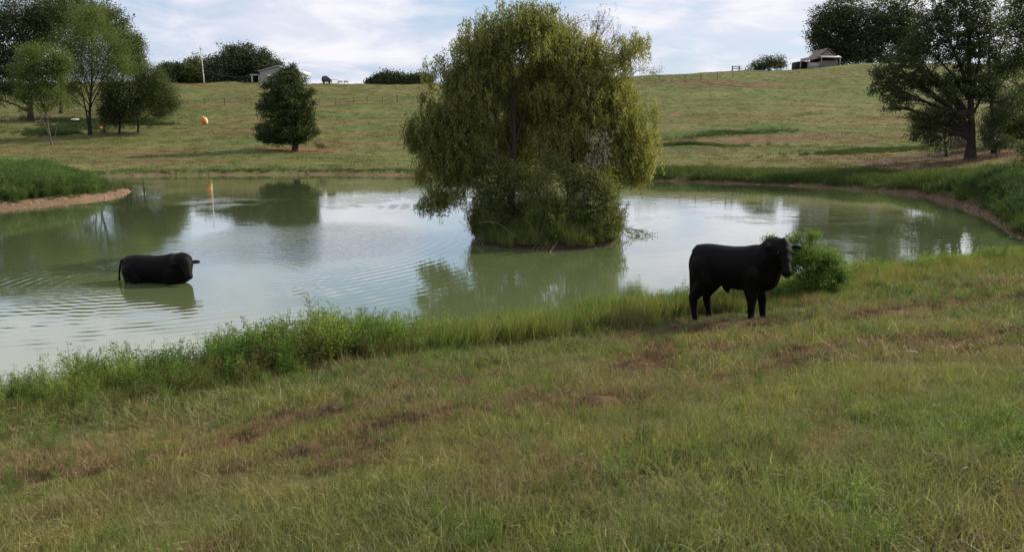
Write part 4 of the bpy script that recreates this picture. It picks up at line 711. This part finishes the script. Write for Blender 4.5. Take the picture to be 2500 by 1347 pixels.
def gable_wall(name, pts, th, mat, root):   # pts (x,z) polygon, extruded in y
    me = bpy.data.meshes.new(name); n = len(pts); V = [(x, 0, z) for x, z in pts] + [(x, th, z) for x, z in pts]; me.from_pydata(V, [], [list(range(n)), list(range(2 * n - 1, n - 1, -1))] + [[i_, n + i_, n + (i_ + 1) % n, (i_ + 1) % n] for i_ in range(n)]); me.validate(); return link(name, me, mat, root)
# grey shed on the left skyline
SY = crest(685) + 1; S_ = F / SY; g0 = gx(685, SY); root = empty('grey_shed', g0); tag(root, 'grey metal shed with porch on the skyline behind the lone tree', 'shed')
def sx(px): return (px - 685) / S_
zt = lambda py: P(685, py, SY)[2] - g0[2]
e0, e1, pk = zt(175), zt(177), zt(163)
gable_wall('wall', [(sx(637), -.6), (sx(716), -.6), (sx(716), e1), (sx(682), pk), (sx(637), e0)], 9.0, M_grey, root)
for a_, b_ in (((sx(634), e0 + .02), (sx(682), pk + .12)), ((sx(682), pk + .12), (sx(719), e1 + .02))):
    me = bpy.data.meshes.new('roof'); V = [(a_[0], -.4, a_[1]), (b_[0], -.4, b_[1]), (b_[0], 9.4, b_[1]), (a_[0], 9.4, a_[1])]; V += [(x, y, z_ + .16) for x, y, z_ in V]; me.from_pydata(V, [], [(0, 3, 2, 1), (4, 5, 6, 7), (0, 1, 5, 4), (1, 2, 6, 5), (2, 3, 7, 6), (3, 0, 4, 7)]); link('roof', me, M_tin, root)
mb = MB(); mb.box(sx(655), sx(663), -.06, .0, e0 - 1.6, e0 - .7); mb.build('window', M_white, root)
mb = MB(); mb.box(sx(613), sx(634.5), .5, 6, zt(184), zt(181.5)); mb.build('lean_to_roof', M_tin, root)
for px_ in (616, 633): mb = MB(); mb.box(sx(px_) - .12, sx(px_) + .12, .6, .84, -.6, zt(184)); mb.build('post', M_pole, root)
mb = MB(); mb.box(sx(716.5), sx(741), -.4, 7, zt(182), zt(174.5)); mb.build('porch_roof', M_cream if False else M_white, root)
for px_ in (738, 724): mb = MB(); mb.box(sx(px_) - .14, sx(px_) + .14, -.2, .08, -.6, zt(182)); mb.build('post', M_pole, root)
# weathered barn on the right skyline
BY = crest(1998) + 1; S_b = F / BY; g1 = gx(1998, BY); root = empty('barn', g1); tag(root, 'weathered grey barn with open lean-to on the right hilltop', 'barn'); bx = lambda px: (px - 1998) / S_b; bz = lambda py: P(1998, py, BY)[2] - g1[2]
gable_wall('wall', [(bx(1999), -.6), (bx(2043), -.6), (bx(2043), bz(148.5)), (bx(1999), bz(148.5))], 8, M_greyd, root)
o_ = gable_wall('gable', [(bx(1999), bz(140)), (bx(2037), bz(138)), (bx(2016), bz(122))], 8, M_greyd, root)
mb = MB(); mb.box(bx(2001), bx(2042), 1.0, 7.9, bz(148.3), bz(140.4)); mb.build('opening_shade', M_inshade, root)  # near-black block standing in for the shade inside the barn
for (xa, za), (xb, zb) in (((1995, 140), (2016, 119.5)), ((2016, 119.5), (2040, 140))):
    me = bpy.data.meshes.new('roof'); V = [(bx(xa), -.5, bz(za)), (bx(xb), -.5, bz(zb)), (bx(xb), 8.5, bz(zb)), (bx(xa), 8.5, bz(za))]; V += [(x, y, z_ + .2) for x, y, z_ in V]; me.from_pydata(V, [], [(0, 3, 2, 1), (4, 5, 6, 7), (0, 1, 5, 4), (1, 2, 6, 5), (2, 3, 7, 6), (3, 0, 4, 7)]); link('roof', me, M_rust, root)
me = bpy.data.meshes.new('awning'); V = [(bx(1997), -1.6, bz(141.5)), (bx(2046), -1.6, bz(142)), (bx(2044), .0, bz(137)), (bx(1999), .0, bz(136.5))]; V += [(x, y, z_ + .1) for x, y, z_ in V]; me.from_pydata(V, [], [(0, 3, 2, 1), (4, 5, 6, 7), (0, 1, 5, 4), (1, 2, 6, 5), (2, 3, 7, 6), (3, 0, 4, 7)]); link('awning', me, M_white, root)
for px_ in (1999.5, 2043): mb = MB(); mb.box(bx(px_) - .12, bx(px_) + .12, -1.5, -1.26, -.6, bz(142)); mb.build('post', M_greyd, root)
me = bpy.data.meshes.new('lean_to_roof'); V = [(bx(1950), -1.4, bz(153)), (bx(1997), -1.4, bz(143)), (bx(1999), 6, bz(135.5)), (bx(1972), 6, bz(141))]; V += [(x, y, z_ + .12) for x, y, z_ in V]; me.from_pydata(V, [], [(0, 3, 2, 1), (4, 5, 6, 7), (0, 1, 5, 4), (1, 2, 6, 5), (2, 3, 7, 6), (3, 0, 4, 7)]); link('lean_to_roof', me, M_rust, root)
mb = MB(); mb.box(bx(1969), bx(1998), -1.2, -1.0, -.6, bz(154)); mb.build('wall', M_grey, root)
mb = MB(); mb.box(bx(1952), bx(1998), .8, 6, -.6, bz(150)); mb.build('opening_shade', M_inshade, root)  # same near-black block for the shade under the lean-to
for px_ in (1952, 1969): mb = MB(); mb.box(bx(px_) - .12, bx(px_) + .12, -1.25, -.95, -.8, bz(149 if px_ > 1960 else 153)); mb.build('post', M_greyd, root)
# utility pole with wire
PY = crest(499) - 3; g2 = gx(499, PY); root = empty('utility_pole', g2); tag(root, 'tall pale utility pole on the left skyline', 'pole'); tz = P(495, 112, PY)[2] - g2[2]
mb = MB(); mb.tube(np.array([(0, 0, -.3), (-.15, 0, tz * .5), (-.4, 0, tz)]), [.17, .14, .09], 6); mb.build('shaft', M_pole, root, True)
mb = MB(); mb.box(-.6, .1, -.1, .1, tz - .9, tz - .75); mb.build('bracket', M_post, root)
mb = MB(); t_ = np.linspace(0, 1, 12); xs = -.3 + t_ * 13.5; mb.tube(np.c_[xs, t_ * 3, tz * .38 - 1.2 * t_ - 1.2 * np.sin(t_ * math.pi)], .02, 4); mb.build('wire', M_steel, root)
# fences
def fence(label, posts, name='wire_fence', wires=(.5, .9, 1.2)):
    pts = [G(px, py) for px, py, h_ in posts]; b0 = pts[0]; root = empty(name, b0); tag(root, label, 'fence'); tops = []
    for (px, py, h_), p_ in zip(posts, pts):
        d = p_ - b0; mb = MB(); rr_ = .075 if h_ >= 1.25 else .045; mb.tube(np.array([d + (0, 0, -.3), d + (0, 0, h_)]), rr_, 6); mb.build('post', M_post, root)
    for wz in wires:
        mb = MB(); L_ = np.array([p_ - b0 + np.array((0, 0, wz)) for p_ in pts]); mb.tube(L_, .014, 4); mb.build('wire', M_steel, root)
fence('wire fence crossing the field between the left trees and the lone tree', [(450, 256, 1.1), (500, 257, 1.1), (549, 258, 1.35), (600, 260, 1.1), (614, 260.5, 1.1), (640, 261, 1.1)])
fence('wire fence crossing the field between the lone tree and the willow', [(780, 257, 1.1), (820, 255, 1.1), (863, 253, 1.1), (897, 252, 1.15), (934, 252, 1.1), (970, 252, 1.4), (1009, 253, 1.15), (1050, 254, 1.1)])
fence('wire fence on the right skyline left of the swing frame', [(1600, 205, 1.1), (1640, 203, 1.1), (1672, 200, 1.3), (1711, 197, 1.6), (1751, 195, 1.4), (1789, 192, 1.3)])
# swing frame
def frame(label, px0, px1, pyb, pyt, Y, cat='frame'):
    a = gx((px0 + px1) / 2, Y); root = empty('swing_frame', a); tag(root, label, cat); s_ = F / Y; hw = (px1 - px0) / 2 / s_; ht = P(px0, pyt, Y)[2] - a[2]
    for x_ in (-hw, hw): mb = MB(); mb.box(x_ - .14, x_ + .14, -.1, .1, -.5, ht); mb.build('post', M_post, root)
    mb = MB(); mb.box(-hw - .14, hw + .3, -.08, .08, ht - .3, ht - .1); mb.build('crossbar', M_post, root); mb = MB(); mb.box(-hw + .14, hw + .8, -.05, .05, .55, .75); mb.build('rail', M_post, root)
frame('tall empty wooden swing frame on the right skyline', 1788, 1804, 178, 161, crest(1796) - 3)
g3 = gx(1833, crest(1833) - 2); root = empty('wooden_stand', g3); tag(root, 'small pinkish stand left of the round skyline shrub', 'stand')
for x_ in (-.5, .5): mb = MB(); mb.box(x_ - .09, x_ + .09, -.1, .1, -.3, 1.7 if x_ < 0 else .8); mb.build('post', M_pole, root)
mb = MB(); mb.box(-.6, .9, -.15, .15, .75, .9); mb.build('shelf', M_pole, root)
# parked dark car and pale table on the skyline
g4 = gx(796, crest(796)); root = empty('parked_car', g4); tag(root, 'dark parked car on the skyline right of the grey shed', 'car'); root.rotation_euler[2] = R(8)
prof = [(-1.05, .45), (-1.05, 1.15), (-.92, 1.55), (-.55, 1.80), (.25, 1.80), (.62, 1.45), (.95, 1.20), (1.08, 1.05), (1.08, .45)]
gable_wall('body', prof, 3.6, M_carp, root); o_ = gable_wall('window', [(-.85, 1.25), (-.52, 1.62), (.2, 1.62), (.5, 1.25)], .03, M_glass, root); o_.location = (0, -.025, 0)
for x_ in (-.68, .68):
    for y_ in (.25, 2.9): b2 = bmesh.new(); bmesh.ops.create_cone(b2, cap_ends=True, segments=16, radius1=.36, radius2=.36, depth=.22, matrix=Matrix.Translation((x_, y_, .36)) @ Matrix.Rotation(R(90), 4, 'Y')); mm = bpy.data.meshes.new('wheel'); b2.to_mesh(mm); b2.free(); link('wheel', mm, M_tyre, root)
g5 = gx(817, crest(817)); root = empty('picnic_table', g5); tag(root, 'small pale picnic table on the skyline right of the dark car', 'table'); mb = MB(); mb.box(-.8, .8, -.4, .4, .95, 1.02); mb.build('tabletop', M_pole, root)
for x_ in (-.7, .7): mb = MB(); mb.box(x_ - .06, x_ + .06, -.35, .35, -.2, .95); mb.build('leg', M_pole, root)
mb = MB(); mb.box(-.8, .8, -.75, -.5, .48, .54); mb.build('seat', M_pole, root)
for k, px_ in enumerate((831, 845)):
    g6 = gx(px_, crest(px_)); root = empty('garden_bench', g6); tag(root, ('low pale bench just right of the picnic table', 'low pale bench farthest right on the skyline lawn')[k], 'bench'); mb = MB(); mb.box(-.6, .6, -.2, .2, .42, .5); mb.build('seat', M_pole, root); mb = MB(); mb.box(-.6, .6, .2, .26, .5, .9); mb.build('backrest', M_pole, root)
    for x_ in (-.5, .5): mb = MB(); mb.box(x_ - .05, x_ + .05, -.18, .18, -.2, .42); mb.build('leg', M_pole, root)
# orange float on the lawn
g7 = G(499, 305); root = empty('lawn_float', g7); tag(root, 'orange oval float with a cream edge standing on the far lawn', 'float'); s_ = g7[1] / F
def lens(name, mat, sc3, off, parent):
    b2 = bmesh.new(); bmesh.ops.create_uvsphere(b2, u_segments=20, v_segments=12, radius=1); bmesh.ops.transform(b2, matrix=Matrix.Translation(off) @ Matrix.Rotation(R(-12), 4, 'Y') @ Matrix.Diagonal((*sc3, 1)), verts=b2.verts); mm = bpy.data.meshes.new(name); b2.to_mesh(mm); b2.free(); [setattr(p_, 'use_smooth', True) for p_ in mm.polygons]; return link(name, mm, mat, parent)
lens('hull', M_orange, (7.0 * s_, .30, 9.2 * s_), (0, 0, 9 * s_), root); lens('edge', M_cream, (4.6 * s_, .24, 8.8 * s_), (3.6 * s_, .06, 8.4 * s_), root)
lens('handle', M_cream, (2.2 * s_, .2, 1.2 * s_), (-1.5 * s_, -.1, 17.6 * s_), root)
# debris under the left trees
def rock(name, label, cat, px, py, dims, mat, seed, rot=0, lift=.3):
    c = G(px, py); b2 = bmesh.new(); bmesh.ops.create_icosphere(b2, subdivisions=3, radius=1); rr_ = random.Random(seed)
    for v in b2.verts: v.co *= 1 + .18 * math.sin(v.co.x * 4 + seed) * math.cos(v.co.y * 5 + seed) + rr_.uniform(-.04, .04)
    bmesh.ops.transform(b2, matrix=Matrix.Rotation(rot, 4, 'Y') @ Matrix.Diagonal((*dims, 1)), verts=b2.verts); mm = bpy.data.meshes.new(name); b2.to_mesh(mm); b2.free(); o = link(name, mm, mat, None, (c[0], c[1], c[2] + lift)); tag(o, label, cat); return o
rock('tarp', 'crumpled orange tarp lying by the tangled shrub under the left trees', 'tarp', 247, 317, (.26, .2, .16), simple('orange_cloth', (.62, .16, .05), .8, .2), 3, R(35), .2)
rock('tarp', 'white crumpled sheet in the rank grass under the left trees', 'sheet', 184, 306, (.55, .25, .13), simple('white_sheet', (.7, .7, .7), .7, .1), 5, 0, .75)
gp = G(290, 309); root = empty('leaning_post', gp); tag(root, 'short pale post leaning right beside the orange tarp', 'post'); mb = MB(); mb.tube(np.array([(0, 0, -.2), (0, 0, .75)]), .05, 6); mb.build('post', M_pole, root); mb = MB(); mb.tube(np.array([(-.1, 0, .7), (.55, 0, 1.2)]), .04, 6); mb.build('brace', M_pole, root)
rock('boulder', 'brown earth mound between the two trunks on the right bank', 'mound', 2340, 362, (.7, .6, .8), simple('earth', (.17, .11, .08), .95, .3), 8, 0, .3)
# bird
bp = P(327, 36, 42); root = empty('bird', bp); root.scale = (.45,) * 3; tag(root, 'tiny dark bird flying in the sky at the upper left', 'bird'); M_bird = simple('bird_feather', (.03, .03, .03))
b2 = bmesh.new(); ico(b2, (0, 0, 0), (.03, .03, .10), Matrix.Rotation(R(20), 3, 'Y'), 2); ico(b2, (.03, 0, .10), (.025, .025, .03), sub=2); mm = bpy.data.meshes.new('body'); b2.to_mesh(mm); b2.free(); link('body', mm, M_bird, root)
for s_ in (1, -1): me = bpy.data.meshes.new('wing'); me.from_pydata([(0, 0, .04), (0, 0, -.05), (s_ * .12, .02, -.02), (s_ * .14, .02, .10), (s_ * .05, .01, .11)], [], [(0, 1, 2, 3, 4)]); md = link('wing', me, M_bird, root).modifiers.new('t', 'SOLIDIFY'); md.thickness = .008
# stones and sticks along the muddy lips
M_stone = simple('mud_clod', (.24, .155, .105), .95, .3)
Xs, Ys = fan(30000, 26, 76, -.72, .72, pw=.6); z, sd, dn, df, t = land(Xs, Ys, True); ok = (sd > -.05) & (sd < 1.0) & (t > .5); Xs, Ys, z = Xs[ok][:750], Ys[ok][:750], z[ok][:750]; n = len(Xs)
def clod(seed):
    b2 = bmesh.new(); bmesh.ops.create_icosphere(b2, subdivisions=1, radius=.14); r_ = random.Random(seed)
    for v in b2.verts: v.co *= r_.uniform(.6, 1.25); v.co.z *= .6
    mm = bpy.data.meshes.new('clod'); b2.to_mesh(mm); b2.free(); mm.materials.append(M_stone); return mm
s = rng.uniform(.2, .9, (n, 1)) ** 1.3 * np.array((1.3, 1, 1)); scatter('shore_stones', np.c_[Xs, Ys, z], np.c_[np.zeros((n, 2)), rng.uniform(0, 6.28, n)], s, rng.integers(0, 4, n), np.ones((n, 3)), [clod(k) for k in range(4)], 'brown clods and stones along the muddy far shoreline', 'stones')
